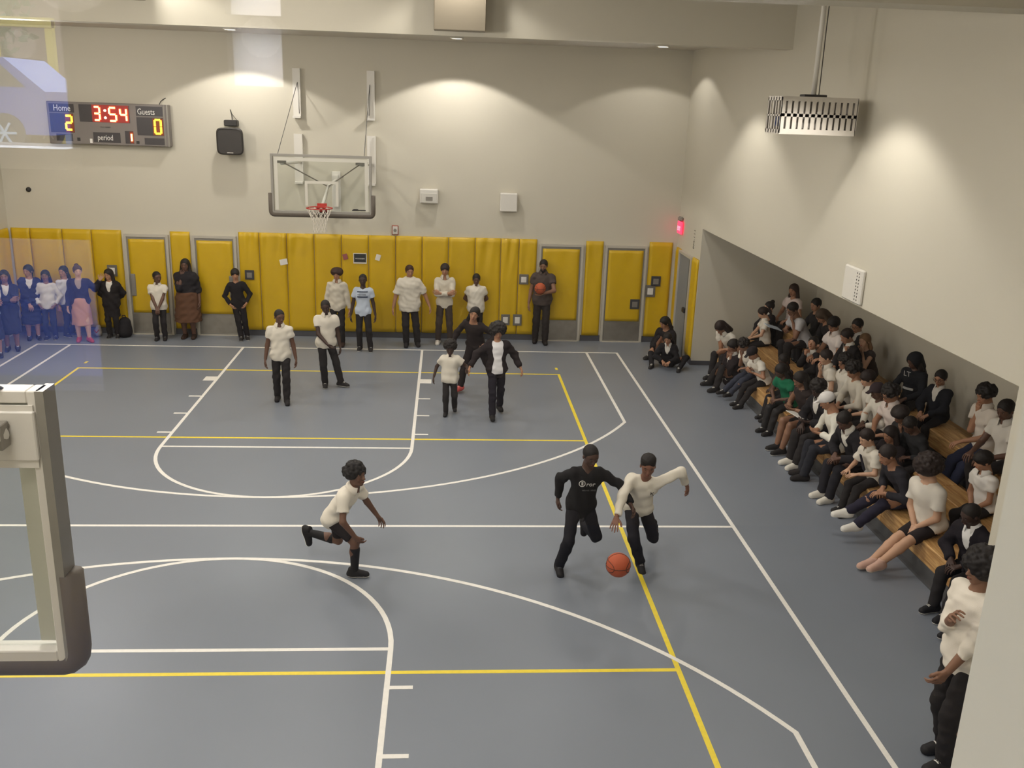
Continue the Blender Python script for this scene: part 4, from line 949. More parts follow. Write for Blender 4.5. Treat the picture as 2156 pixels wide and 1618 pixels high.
    if beard:
        k = 'beardmesh'
        if k not in HAIR:
            F = Field((-.4, -.3, -.75), (.4, .6, .1), .03); ell(F, (0, .16, -.3), I3, (.27, .27, .24), 0); seg(F, (0, .3, -.42), (0, .3, -.5), .12, .1, .05); ell(F, (0, .45, -.05), I3, (.2, .22, .17), .03, cut=True); ell(F, (0, .46, -.26), I3, (.075, .1, .03), .02, cut=True); V, Q = surf(F); HAIR[k] = npmesh('beard', V, Q, [hairm(hair[1])])
        addm('beard', HAIR[k], hc, HM3, hh)
    info = dict(root=root, J=J, hc=hc, HM3=HM3, hh=hh, pel=pel, chest=chest, L=L2_, F=F2, U=U2, addm=addm, off=off, H=H)
    if id: IDS[id] = info
    return info
def ball(c, label, name='basketball'):
    r = empty(name, c, label, 'ball', None)
    m = mat('basketball_orange', hexc('b4532f'), .6, bump=.4, bscale=300); dk = mat('ball_seam', hexc('2c1f1b'), .7)
    b = MB(); n = 24; R_ = .119; b.lathe([(R_*math.sin(math.pi*i/16), -R_*math.cos(math.pi*i/16)) for i in range(17)], (0, 0, 0), n=n); b.build('ball_skin', m, r, True)
    b = MB(); q = [2*math.pi*k/32 for k in range(32)]
    b.tube([(R_*math.cos(a), R_*math.sin(a), 0) for a in q], .003, 5, closed=True).tube([(R_*math.cos(a), 0, R_*math.sin(a)) for a in q], .003, 5, closed=True)
    for s_ in (-1, 1): b.tube([(s_*(.055+.05*math.cos(a)**2)*1.0, R_*.92*math.sin(a)*.98, math.copysign(math.sqrt(max(0, R_**2-(.055+.05*math.cos(a)**2)**2-(R_*.92*math.sin(a)*.98)**2)), math.cos(a))) for a in q], .003, 5, closed=True)
    b.build('seam', dk, r); return r
def sheet(name, c, sx_, sy_, rot, m, lab, cat):
    o = MB().box(-sx_/2, sx_/2, -sy_/2, sy_/2, -.004, .004).build(name, m); o.location = c; o.rotation_euler = rot; return tag(o, lab, cat)

def PLAYERS():
    person((1.2, -9.65), 1.5, yaw=68, pelw=(1.13, -9.6, .66), lean=34, slean=4, head=(-8, -12, 0), id='chaser', socks='242223', h=.01, hair=('curly', '1d1a1a'), skn='6b4c3c', top=('polo', 'e6dfd2'), sleeve=.62, bottom=('shorts', '2a2526'),
        la=('w', (1.62, -9.42, .52), (.3, -1, -.3)), ra=('w', (1.38, -9.9, .56), (.8, -.7, .2)), lf=('w', (.82, -9.35, .34)), rf=('w', (1.36, -9.75, .075)), kpole=((.2, 1, -.5), (.1, 1, .2)), fp=(70, 0), ft=(-.1, -.3),
        shoe=('242223', 'e0ddd6', '2a2829'), label='boy in a white shirt and black shorts lunging right at mid court', hs=1.05)
    person((3.75, -9.55), 1.62, yaw=8, pelw=(3.82, -9.5, .76), lean=14, slean=-3, head=(10, 14, 0), id='defender', h=.01, hair=('buzz', '1a1615'), skn='4b3328', top=('hoodie', '1f1e20'), sleeve=1.95, bottom=('pants', '201f24'),
        la=('w', (4.33, -9.72, .86), (.5, -.8, .1)), ra=('w', (3.58, -9.40, .80), (.3, -1, -.2)), lf=('w', (3.95, -9.12, .36)), rf=('w', (3.6, -9.62, .08)), kpole=((.1, 1, -.2), (.1, 1, .2)), fp=(75, 10),
        shoe=('242223', '2a2829', '55585f'), hem=.03, label='boy in a black hoodie and black trousers running beside the dribbler')
    person((4.5, -9.5), 1.6, yaw=-12, pelw=(4.50, -9.38, .68), lean=24, slean=-6, head=(5, 8, 0), id='dribbler', build=.9, h=.01, hair=('top', '1d1817'), skn='7a5240', top=('sweater', 'ddd6c8'), sleeve=1.9, bottom=('pants', '26242a'),
        la=('w', (4.99, -9.5, 1.0), (.4, -.2, 1)), ra=('w', (4.12, -9.95, .74), (1, -.5, .2)), lf=('w', (4.78, -9.0, .27)), rf=('w', (4.53, -9.55, .08)), kpole=((.1, 1, -.3), (.1, 1, .2)), fp=(60, 15), ft=(.3, -.2),
        palm=(None, (0, .2, -1)), hands=('relax', 'flat'), shoe=('242223', 'cfcac2', '8f8b85'), hem=.0, label='boy with a flat-top haircut in a white long-sleeved top dribbling the ball')

def on_chest(info, up=0., fwd=.0, side=0.):
    H = info['H']; return info['chest']+info['U']*up*H+info['F']*(.088*H+fwd)+info['L']*side*H, np.stack([info['L'], info['U'], np.cross(info['L'], info['U'])], 1)
def decal(info, name, s_, size, m, up, side, fwd=.012, sx=1., rows=None):
    p, R_ = on_chest(info, up, fwd, side); o = text(s_, name, size, m, (0, 0, 0), (0, 0, 0)); o.parent = info['root']
    X_ = info['L']; Y_ = info['U']; Z_ = np.cross(X_, Y_)
    if Z_@info['F'] < 0: X_ = -X_; Z_ = np.cross(X_, Y_)
    # viewer reads left to right: x axis must run to the viewer's right
    X_ = info['L'] if np.cross(info['L'], Y_)@info['F'] > 0 else -info['L']; Z_ = np.cross(X_, Y_)
    mm = Matrix.Identity(4); q = p-info['off']
    for i in range(3):
        mm[i][0] = X_[i]*sx; mm[i][1] = Y_[i]; mm[i][2] = Z_[i]; mm[i][3] = q[i]
    o.matrix_local = mm; return o, (X_, Y_, Z_), q
def strip_on(info, name, m, w_, hgt, up, side, fwd):
    p, _ = on_chest(info, up, fwd, side); L_, U_, F_ = info['L'], info['U'], info['F']; n = 8; V = []
    for i in range(n+1):
        t = (i/n-.5); q = p-info['off']+L_*t*w_-F_*(t*t*4)*.022*(w_/.22)**2
        V += [tuple(q+U_*hgt/2), tuple(q-U_*hgt/2), tuple(q+U_*hgt/2-F_*.015), tuple(q-U_*hgt/2-F_*.015)]
    F = []
    for i in range(n): a = i*4; F += [(a, a+4, a+5, a+1), (a+2, a+3, a+7, a+6), (a, a+2, a+6, a+4), (a+1, a+5, a+7, a+3)]
    return MB().add(V, F).build(name, m, info['root'])
def DETAILS():
    PALE = cloth('b9b6b2'); NVY = cloth('2b3248'); DKM = cloth('2b2829')
    d = IDS['defender']; decal(d, 'chest_logo', 'ror', .075, PALE, .02, -.03 if True else 0, .03); decal(d, 'chest_lettering', 'HONG  HNO', .026, cloth('5a5858'), -.02, -.05, .03)
    p, _ = on_chest(d, .03, .026, 0); o = MB().tube([(.032*math.cos(a), 0, .032*math.sin(a)) for a in [2*math.pi*k/20 for k in range(20)]], .005, 5, closed=True).box(-.008, .012, -.004, .004, -.018, .018).build('chest_emblem', PALE, d['root']); q = p-d['off']-np.array((.09, 0, 0)); o.location = tuple(q+np.array((0, 0, .012)))
    s_ = IDS['striped']
    for up, hgt, w_ in ((.055, .02, .21), (-.012, .022, .21)): strip_on(s_, 'shirt_stripe', NVY, w_, hgt, up, 0, .012)
    decal(s_, 'shirt_lettering', 'WESTSIDE', .038, NVY, .012, -.065, .017)
    d = IDS['dribbler']; decal(d, 'shirt_mark', 'K', .07, DKM, .03, .04, .02)
    h_ = IDS['hood']; decal(h_, 'jacket_lettering', 'LT', .11, PALE, .06, -.05, .03); strip_on(h_, 'jacket_band', PALE, .16, .03, -.07, .0, .025)
    t_ = IDS['tie']; p, _ = on_chest(t_, .06, .024, 0); L_, U_, F_ = t_['L'], t_['U'], t_['F']; q = p-t_['off']
    V = [tuple(q+L_*a+U_*b+F_*c) for c in (0, -.012) for a, b in ((-.015, .02), (.015, .02), (.03, -.2), (0, -.235), (-.03, -.2))]
    MB().add(V, [(0, 1, 2, 3, 4), (9, 8, 7, 6, 5)]+[(i, (i+1) % 5, 5+(i+1) % 5, 5+i) for i in range(5)]).build('necktie', cloth('2b2a33'), t_['root'])
    # tucked small items
    c = IDS['coach']; w_ = c['J']['w', 1]; ball(tuple(w_+np.array((-.09, -.06, .12))), 'basketball held at the chest by the tall bearded man')
    ball(BALLPOS, 'orange basketball bouncing in front of the dribbling boy')
    sheet('sheet_of_paper', (7.52, -6.12, .70), .21, .28, (.15, .25, .5), PAP, 'white sheet of paper on the lap of the front-row person with dark curls', 'paper')
    sheet('open_booklet', (8.42, -2.25, 1.14), .34, .17, (.25, .3, .35), mat('booklet', hexc('c4d0dc'), .7), 'pale blue open booklet held out from the far end of the top row', 'booklet')
    # backpack and shoe bag by the wall
    r = empty('backpack', (-4.42, .72, 0), 'black backpack standing behind the person in a long black coat', 'backpack')
    F = Field((-.3, -.25, -.05), (.3, .25, .5), .015); seg(F, (0, 0, .12), (0, .02, .3), .15, .12, .05); seg(F, (0, -.1, .12), (0, -.08, .2), .09, .08, .05); F.D = np.maximum(F.D, -F.pts((slice(None),)*3)[..., 2]+.0); V, Q = surf(F)
    o = bpy.data.objects.new('bag', npmesh('bag', V, Q, [cloth('232124')])); COL.objects.link(o); o.parent = r
    MB().tube([(-.04, 0, .40), (-.03, -.01, .46), (.03, -.01, .46), (.04, 0, .40)], .01, 6).build('handle', DKM, r)
    r = empty('shoe_bag', (-4.98, .72, 0), 'small red and white bag on the floor beside the person in red shoes', 'bag')
    F = Field((-.2, -.2, -.05), (.2, .2, .4), .012); seg(F, (0, 0, .08), (.02, 0, .2), .085, .05, .03); F.D = np.maximum(F.D, -F.pts((slice(None),)*3)[..., 2]); V, Q = surf(F)
    o = bpy.data.objects.new('bag', npmesh('bag', V, Q, [cloth('8d8580')])); COL.objects.link(o); o.parent = r
    MB().tube([(-.05, -.07, .15), (.0, -.09, .1), (.05, -.07, .16)], .012, 6).build('strap', cloth('9c4a44'), r)
person((-6.29, -1.03), 1.600, yaw=25, label='person at the left edge in a white top holding one arm across', hair=('long', '211c1a'), skn='a77a5e', la='cross', ra='cross', bottom=('skirt', '2a2c38'), top=('tee', 'd4cfc6'), h=0.012)
person((-6.18, -0.52), 1.585, yaw=20, label='person with long dark hair, white blouse and dark jacket, arms folded', hair=('long', '211c1a'), skn='85604a', la='cross', ra='cross', coat='2a2c38', bottom=('skirt', '2a2c38'), top=('tee', 'd4cfc6'), h=0.012)
person((-6.14, 0.37), 1.535, yaw=25, label='person in a dark blazer and skirt leaning on the pads near the left edge', slean=-3, hair=('pony', '211c1a'), skn='a77a5e', coat='2a2c38', bottom=('skirt', '2a2c38'), la='down', ra='clasp', head=(-35, 5, 0), top=('tee', 'd4cfc6'), h=0.012)
person((-5.81, 0.43), 1.415, yaw=10, label='person in a loose white hoodie and navy trousers with long dark hair', hair=('longback', '211c1a'), skn='85604a', top=('hoodie', 'd4cfc6'), sleeve=1.9, bottom=('pants', '2a2c38'), la='pocket', ra='pocket', shoe=('2a2829', 'd8d5cc', 'd8d5cc'), h=0.012)
person((-5.55, 0.70), 1.465, yaw=60, label='person in a grey-white sweater half hidden behind the person in a tan skirt', hair=('longback', '211c1a'), skn='a77a5e', top=('sweater', 'cfccc8'), sleeve=1.9, bottom=('pants', '2b2829'), la='clasp', ra='down', head=(-70, 0, 0), shoe=('2a2829', 'd8d5cc', 'd8d5cc'), h=0.012)
person((-5.12, 0.32), 1.560, yaw=15, label='person in a black cardigan, tan skirt and red shoes touching the wall pad', hair=('bun', '4a3327'), skn='c39a7e', top=('tee', '9b8a7a'), coat='2a2730', bottom=('skirt', 'b98a72'), la=((0.25, -0.06, 0.27), (0, -0.5, -1)), ra='down', palm=((0, 1, 0), None), hands=('flat', 'relax'), head=(15, 0, 0), shoe=('a8423f', '8e3230', 'b85a55'), ft=(0.5, 0.1), lf=(0.07, 0.05, 0), rf=(0.06, 0, 0), h=0.012)
person((-4.62, 0.63), 1.435, yaw=5, label='person in a long black coat over a white shirt beside a backpack', hair=('long', '211c1a'), skn='a77a5e', coat='231f20', hem=0.16, bottom=('pants', '231f20'), la='behind', ra='behind', head=(-20, 10, 0), shoe=('2a2829', 'd8d5cc', 'd8d5cc'), top=('tee', 'd4cfc6'), build=1.1, h=0.012)
person((-3.62, 0.50), 1.415, yaw=8, label='short boy in a white polo with hands clasped in front of the leftmost door', hair=('buzz', '211c1a'), skn='5f4234', top=('polo', 'd8d1c4'), la='clasp', ra='clasp', head=(35, 5, 0), build=1.12, hs=1.05, h=0.012)
person((-3.09, 0.70), 1.680, yaw=0, label='person with long black braids, black button dress and brown boots', hair=('long', '211c1a'), skn='5f4234', top=('loose', '262326'), sleeve=1.3, hem=0.2, bottom=('skirt', '5e4231'), la='down', ra='mouth', shoe=('3a2a22', '3a2a22', '2c211c'), build=1.3, hs=1.02, h=0.012)
person((-2.04, 0.69), 1.485, yaw=12, label='slim person in a black hoodie leaning against the frame of the second door', hair=('fringe', '211c1a'), skn='a77a5e', top=('hoodie', '232022'), sleeve=1.95, bottom=('pants', '232022'), la='pocket', ra='pocket', lf=(0.1, 0.03, 0), rf=(-0.02, 0.08, 0), slean=4, hem=0.06, shoe=('2a2829', 'e0ddd6', 'd8d5cc'), build=0.9, h=0.012)
person((0.07, 0.26), 1.635, yaw=-3, label='boy with wide mushroom hair in a cream long-sleeved sweater', hair=('mop', '38231c'), skn='a77a5e', top=('polo', 'cdc5b6'), sleeve=1.9, la='down', ra='down', rf=(0.06, 0.03, 0), shoe=('3a2a24', '2c211c', '2c211c'), build=0.95, h=0.012)
person((0.63, -0.10), 1.585, yaw=0, label='boy in a pale blue striped tee and white-trimmed trainers', hair=('buzz', '211c1a'), skn='3f2b23', top=('tee', 'c4cede'), build=0.92, lf=(0.09, 0.02, 0), rf=(0.05, -0.02, 0), shoe=('2a2829', 'e8e5de', 'e0ddd6'), id='striped', h=0.012)
person((1.55, 0.35), 1.720, yaw=5, label='broad boy in a white button shirt with arms swinging', hair=('short', '3b241a'), skn='a77a5e', top=('loose', 'd8d1c4'), sleeve=0.85, build=1.35, la=((0.24, 0.0, -0.02), (0.3, -1, 0)), ra=((0.2, 0.02, -0.05), (0.5, -1, 0)), lf=(0.1, 0.0, 0), rf=(0.04, 0.03, 0), hem=0.04, shoe=('2b2829', '2b2829', '2b2829'), head=(10, 5, 0), h=0.012)
person((2.28, 0.56), 1.730, yaw=0, label='boy in a cream sweater with folded arms and white shoes', hair=('fringe', '2b211e'), skn='a77a5e', top=('polo', 'cdc5b6'), sleeve=1.9, la='cross', ra='cross', bottom=('pants', '453b36'), lf=(0.075, 0, 0), rf=(0.075, 0, 0), shoe=('cfcac2', 'e8e5de', 'e0ddd6'), build=0.9, h=0.012)
person((2.95, 0.72), 1.485, yaw=0, label='boy in a white polo with hands behind his back, above the lunging one', hair=('short', '211c1a'), skn='5f4234', top=('polo', 'd8d1c4'), la='behind', ra='behind', build=1.25, lf=(0.07, -0.02, 0), rf=(0.09, 0.05, 0), head=(0, 8, 0), h=0.012)
person((4.38, 0.79), 1.845, yaw=-4, label='tall bearded man in a dark shirt holding a basketball by the door', hair=('short', '211c1a'), skn='85604a', top=('polo', '4d433f'), bottom=('pants', '2e2826'), la=((0.01, 0.17, 0.1), (1, -0.5, 0)), ra='down', palm=((-0.3, 0.3, 1), None), hands=('flat', 'relax'), beard=True, head=(-8, 8, 0), shoe=('241f1e', '1c1918', '1c1918'), build=1.15, lf=(0.05, 0.05, 0), rf=(0.065, -0.02, 0), h=0.012, hs=0.98, id='coach')
person((-0.44, -3.60), 1.595, yaw=8, label='boy with cropped hair in a white polo walking forward, arms hanging', hair=('buzz', '211c1a'), skn='5f4234', top=('polo', 'd8d1c4'), lf=(0.05, 0.07, 0), rf=(0.05, -0.07, 0), la='down', ra='down', head=(25, 10, 0), shoe=('2a2829', '242223', '2a2829'), h=0.011, build=1.0)
person((0.20, -2.71), 1.585, yaw=12, label='boy in a white polo striding with one hand at his stomach', hair=('buzz', '211c1a'), skn='3f2b23', top=('polo', 'd8d1c4'), lf=(0.16, 0.02, 0), rf=(0.02, 0.0, 0), la='down', ra=((0.0, 0.13, 0.01), (1, -0.3, 0)), head=(-8, 12, 8), slean=-2, shoe=('2a2829', 'd8d5cc', 'd8d5cc'), h=0.011, ft=(0.9, 0.1), build=1.05)
person((2.39, -4.16), 1.200, yaw=-2, label='small boy in a white polo running with fists out', hair=('curly', '211c1a'), skn='3f2b23', top=('polo', 'd8d1c4'), lf=(0.07, -0.08, 0.03), rf=(0.05, 0.06, 0), la=((0.24, 0.12, 0.14), (0.4, -1, -0.3)), ra=((0.22, -0.03, 0.0), (0.4, -1, 0)), hands=('fist', 'relax'), build=1.15, hs=1.08, ps=(0, 0), head=(0, 12, 0), h=0.011, shoe=('242223', '242223', '2a2829'))
person((2.85, -2.80), 1.660, yaw=-30, label='person in a black outfit and pink shoes lunging near the far key', hair=('longback', '211c1a'), skn='a77a5e', top=('hoodie', '2d2626'), sleeve=1.9, bottom=('pants', '2b2526'), lean=28, slean=-8, lf=(0.12, -0.28, 0.02), rf=(0.1, 0.16, 0), la=((0.2, 0.1, 0.15), (0.5, -1, 0)), ra=((0.2, 0.15, 0.05), (0.5, -1, 0)), head=(20, -5, -15), shoe=('d4605c', 'c9504e', 'e8a8a0'), h=0.012)
person((3.15, -4.24), 1.550, yaw=6, label='person with a big afro, white tee and open black jacket walking forward', hair=('afro', '211c1a'), skn='a77a5e', top=('tee', 'e2e0e2'), coat='2a2426', lf=(0.07, -0.16, 0.0), rf=(0.05, 0.12, 0), la=((0.25, 0.02, 0.02), (0.4, -1, 0)), ra=((0.28, 0.0, 0.03), (0.4, -1, 0)), head=(0, 12, 0), h=0.011, shoe=('242223', '242223', '2a2829'), bottom=('pants', '25222a'), build=0.95, hem=0.0, id='afro')
PLAYERS()
person((6.98, -0.30), 1.720, yaw=-50, pz=0.134, ground=0, lean=20, label='person sitting on the floor with head bowed against the yellow pad', hair=('longback', '211c1a'), skn='a77a5e', coat='232022', top=('tee', '232022'), bottom=('pants', '232022'), la='knee', ra='knee', lf=(0.1, 0.22, 0), rf=(0.1, 0.25, 0), head=(-15, 20, 0), h=0.014)
person((6.80, -1.00), 1.360, yaw=-25, pz=0.106, ground=0, lean=22, label='person in a black coat with white collar sitting cross-legged beside the yellow pad', hair=('longback', '211c1a'), skn='a77a5e', coat='1f1d20', top=('polo', 'd4cfc6'), bottom=('pants', '1f1d20'), la='knee', ra='lap', lf=(0.2, 0.2, 0), rf=(0.2, 0.2, 0), kpole=((1, 0.4, 0.3), (1, 0.4, 0.3)), head=(0, 15, 10), h=0.014)
person((9.20, -1.20), 1.635, yaw=-70, pz=1.008, ground=0.485, lean=8, label='person in a pink-white shirt with long brown hair, far end of top row', hair=('long', '3a2a22'), skn='a77a5e', top=('tee', 'd6c6c0'), la='thigh', ra='thigh', head=(15, 10, 0), h=0.016, lf=(0.055, 0.22, 0), rf=(0.055, 0.2, 0))
person((9.20, -2.47), 1.568, yaw=-88, pz=1.002, ground=0.485, lean=10, label='boy in dark clothes with short hair against the recess wall, left of the bowed girl', hair=('short', '211c1a'), skn='a77a5e', top=('tee', '2a2728'), sleeve=1.9, head=(15, 10, 0), h=0.016, lf=(0.055, 0.22, 0), rf=(0.055, 0.2, 0), la='knee', ra='lap')
person((9.20, -3.35), 1.720, yaw=-88, pz=1.014, ground=0.485, lean=28, label='person with long brown hair bowed forward in the top row, face hidden', hair=('long', '4a3a2c'), skn='a77a5e', top=('hoodie', '262324'), sleeve=1.95, head=(0, 40, 0), la='lap', ra='lap', h=0.016, lf=(0.055, 0.22, 0), rf=(0.055, 0.2, 0))
person((9.30, -4.15), 1.588, yaw=-88, pz=1.004, ground=0.485, lean=14, label='boy in glasses and dark clothes sitting behind the boy with a fist at his chin', hair=('short', '211c1a'), skn='a77a5e', coat='242224', top=('polo', 'd4cfc6'), glasses='221e1c', head=(25, 10, 0), h=0.016, lf=(0.055, 0.22, 0), rf=(0.055, 0.2, 0), la='knee', ra='lap')
person((9.20, -4.74), 1.424, yaw=-70, pz=0.991, ground=0.485, lean=24, label='person with long fair hair and dark sleeveless top, chin in both hands', hair=('longback', '7a5c40'), skn='c39a7e', top=('tee', '3f3532'), sleeve=0.05, bottom=('pants', '4a403c'), la='chin', ra='chin', head=(12, 0, 0), h=0.016, lf=(0.055, 0.22, 0), rf=(0.055, 0.2, 0))
person((9.20, -6.21), 1.498, yaw=-60, pz=0.997, ground=0.485, lean=8, label='person in a black hooded jacket with silver lettering, top row', hair=('hood', '232428'), skn='5f4234', top=('hoodie', '202126'), sleeve=1.95, la='lap', ra='lap', head=(-15, 25, 0), build=1.15, id='hood', h=0.016, lf=(0.055, 0.22, 0), rf=(0.055, 0.2, 0))
person((9.20, -6.93), 1.360, yaw=-65, pz=0.986, ground=0.485, lean=6, label='boy in glasses and a black blazer leaning on the recess wall', hair=('short', '211c1a'), skn='a77a5e', coat='1f2026', top=('polo', 'd4cfc6'), glasses='1c1a1a', la='lap', ra='lap', head=(10, 12, 0), build=1.1, h=0.016, lf=(0.055, 0.22, 0), rf=(0.055, 0.2, 0))
person((9.20, -8.18), 1.720, yaw=-85, pz=1.014, ground=0.485, lean=12, label='boy in a pale polo and navy jeans with a hand at his mouth', hair=('curly', '211c1a'), skn='a77a5e', top=('polo', 'd8cec2'), bottom=('pants', '2b2f44'), la='knee', ra='mouth', head=(0, 15, 0), build=1.1, lf=(0.06, 0.3, -0.1), rf=(0.06, 0.28, -0.1), h=0.016)
person((9.15, -8.74), 1.720, yaw=-80, pz=1.014, ground=0.485, lean=15, label='boy in a white polo partly cut off by the window jamb, top row', hair=('short', '211c1a'), skn='5f4234', top=('polo', 'dbd5cb'), la='knee', ra='knee', head=(10, 15, 0), h=0.016, lf=(0.055, 0.22, 0), rf=(0.055, 0.2, 0))
person((8.72, -1.20), 1.360, yaw=-75, pz=0.746, ground=0.245, lean=5, label='person with dark slicked hair in a black blazer beside the wall end', hair=('bun', '211c1a'), skn='c39a7e', coat='262326', top=('polo', 'd4cfc6'), head=(-5, 5, 0), la='lap', h=0.016, lf=(0.055, 0.19, 0), rf=(0.055, 0.17, 0), ra='lap')
person((8.50, -1.72), 1.360, yaw=-95, pz=0.746, ground=0.245, lean=10, label='person with a long ponytail in a white polo looking down', hair=('pony', '2e2420'), skn='c39a7e', top=('polo', 'd8d1c4'), head=(-5, 25, 0), la='lap', h=0.016, lf=(0.055, 0.19, 0), rf=(0.055, 0.17, 0), ra='lap')
person((8.85, -2.80), 1.720, yaw=-80, pz=1.014, ground=0.485, lean=30, label='person in glasses and a grey-white striped shirt reading below the long-haired one', hair=('short', '211c1a'), skn='85604a', top=('tee', 'b9b7b8'), glasses='221e1c', la='mouth', ra='book', head=(0, 20, 0), h=0.016, lf=(0.055, 0.22, 0), rf=(0.055, 0.2, 0))
person((8.90, -4.23), 1.720, yaw=-80, pz=1.014, ground=0.485, lean=18, label='boy in glasses and a white polo behind the face-up girl', hair=('fringe', '211c1a'), skn='a77a5e', top=('polo', 'ddd2cc'), glasses='221e1c', head=(15, 15, 0), la='knee', ra='knee', h=0.016, lf=(0.055, 0.22, 0), rf=(0.055, 0.2, 0))
person((8.90, -4.85), 1.610, yaw=-85, pz=1.006, ground=0.485, lean=20, label='boy in a dark blazer with a fist at his chin', hair=('short', '2b211e'), skn='a77a5e', coat='262324', top=('polo', 'd4cfc6'), la='mouth', ra='lap', head=(0, 20, 0), hands=('fist', 'relax'), h=0.016, lf=(0.055, 0.22, 0), rf=(0.055, 0.2, 0))
person((8.50, -4.10), 1.360, yaw=-70, pz=0.746, ground=0.245, lean=8, label='person with hair tied back, dark jacket and white collar looking up', hair=('bun', '211c1a'), skn='a77a5e', coat='262324', top=('polo', 'd4cfc6'), la='lap', ra='mouth', head=(25, -18, 0), hands=('relax', 'fist'), h=0.016, lf=(0.055, 0.19, 0), rf=(0.055, 0.17, 0))
person((8.50, -5.21), 1.582, yaw=-95, pz=0.763, ground=0.245, lean=26, label='boy in a white polo resting his cheek on one hand, middle row', hair=('short', '2b211e'), skn='c39a7e', top=('polo', 'd8d1c4'), la='lap', ra='chin', head=(0, 8, 0), h=0.016, lf=(0.055, 0.19, 0), rf=(0.055, 0.17, 0))
person((8.50, -5.54), 1.546, yaw=-85, pz=0.761, ground=0.245, lean=10, label='boy with a dark afro and glasses in a white shirt, middle row', hair=('curly', '211c1a'), skn='a77a5e', top=('polo', 'd8d1c4'), sleeve=1.9, glasses='221e1c', la='lap', ra='lap', head=(8, 12, 0), h=0.016, lf=(0.055, 0.19, 0), rf=(0.055, 0.17, 0))
person((8.50, -6.10), 1.674, yaw=-88, pz=0.771, ground=0.245, lean=18, label='person with fluffy dark hair in a cream shirt, head low, middle row', hair=('curly', '1f1a18'), skn='a77a5e', top=('tee', 'cdc5b6'), sleeve=1.9, la='lap', ra='lap', head=(5, 25, 0), h=0.016, lf=(0.055, 0.19, 0), rf=(0.055, 0.17, 0))
person((8.50, -6.44), 1.536, yaw=-95, pz=0.760, ground=0.245, lean=12, label='boy in a white polo seen in profile with short fringe, middle row', hair=('fringe', '2b211e'), skn='c39a7e', top=('polo', 'd8d1c4'), la='lap', ra='lap', head=(0, 15, 0), h=0.016, lf=(0.055, 0.19, 0), rf=(0.055, 0.17, 0))
person((8.50, -6.85), 1.453, yaw=-85, pz=0.753, ground=0.245, lean=18, label='person in a dark cap and wrinkled white long-sleeved shirt', hair=('cap', '3a2f33'), skn='5f4234', top=('tee', 'e2dccf'), sleeve=1.9, la='knee', ra='lap', head=(5, 20, 0), h=0.016, lf=(0.055, 0.19, 0), rf=(0.055, 0.17, 0))
person((8.50, -7.31), 1.714, yaw=-85, pz=0.774, ground=0.245, lean=20, label='person with messy curls and glasses in a pale pink polo', hair=('curly', '211c1a'), skn='a77a5e', top=('polo', 'd9cbc3'), glasses='221e1c', la='lap', ra='lap', head=(5, 18, 0), build=1.1, h=0.016, lf=(0.055, 0.19, 0), rf=(0.055, 0.17, 0))
person((8.50, -7.66), 1.360, yaw=-80, pz=0.746, ground=0.245, lean=26, label='person in dark clothes hunched beside the curly-haired one in pink', hair=('mop', '2a2220'), skn='85604a', top=('hoodie', '2c2b2c'), sleeve=1.9, la='chin', ra='lap', head=(5, 22, 0), build=1.2, h=0.016, lf=(0.055, 0.19, 0), rf=(0.055, 0.17, 0))
person((8.50, -9.47), 1.392, yaw=-80, pz=0.749, ground=0.245, lean=14, label='boy in a white polo with crossed forearms next to the window jamb', hair=('fringe', '1f1a18'), skn='a77a5e', top=('polo', 'e6e1da'), la='clasp', ra='clasp', head=(-20, 15, 0), h=0.016, lf=(0.055, 0.19, 0), rf=(0.055, 0.17, 0))
person((8.50, -8.01), 1.360, yaw=-80, pz=0.746, ground=0.245, lean=30, label='person in a dark jacket sitting behind the boy wearing a tie', hair=('short', '211c1a'), skn='5f4234', top=('hoodie', '2a2a2c'), sleeve=1.9, la='lap', ra='lap', head=(0, 30, 0), build=1.15, h=0.016, lf=(0.055, 0.19, 0), rf=(0.055, 0.17, 0))
person((7.90, -1.72), 1.720, yaw=-60, pz=0.534, ground=0, lean=40, label='person bent forward with dark hair over a white polo at the far bench end', hair=('long', '2a1f1c'), skn='a77a5e', top=('polo', 'd8d1c4'), la='lap', ra='chin', head=(0, 45, 0), h=0.015, lf=(0.06, 0.3, 0), rf=(0.055, 0.28, 0))
person((7.70, -2.40), 1.689, yaw=-75, pz=0.132, ground=0, lean=5, label='person in a dark blazer with hands at the mouth on the floor by the recess', hair=('fringe', '211c1a'), skn='85604a', coat='2b2426', top=('polo', 'd4cfc6'), la='mouth', ra='mouth', head=(0, 10, 0), lf=(0.12, 0.28, 0), rf=(0.12, 0.22, 0), h=0.014)
person((7.90, -2.97), 1.360, yaw=-72, pz=0.506, ground=0, lean=32, label='boy with dark curls in a white polo sitting on the floor, legs stretched out', hair=('curly', '211c1a'), skn='85604a', top=('polo', 'd8d1c4'), bottom=('pants', '3a3d4a'), la='lap', ra='chin', head=(-15, 20, 0), lf=(0.05, 0.46, 0.0), rf=(0.12, 0.42, 0), build=1.2, h=0.014)
person((7.90, -3.55), 1.377, yaw=-75, pz=0.507, ground=0, lean=32, label='boy in a black cap and white polo reading with crossed legs', hair=('cap', '2b2628'), skn='a77a5e', top=('polo', 'e0dace'), la='book', ra='book', head=(0, 30, 0), lf=(0.02, 0.34, 0.0), rf=(0.1, 0.3, 0), h=0.014)
person((8.08, -4.25), 1.360, yaw=-80, pz=0.506, ground=0, lean=16, label='person with a dark face and grey top behind the person in green', hair=('short', '211c1a'), skn='3f2b23', top=('tee', '3d3536'), head=(10, 20, 0), h=0.014, lf=(0.06, 0.3, 0), rf=(0.055, 0.28, 0), la='knee', ra='lap')
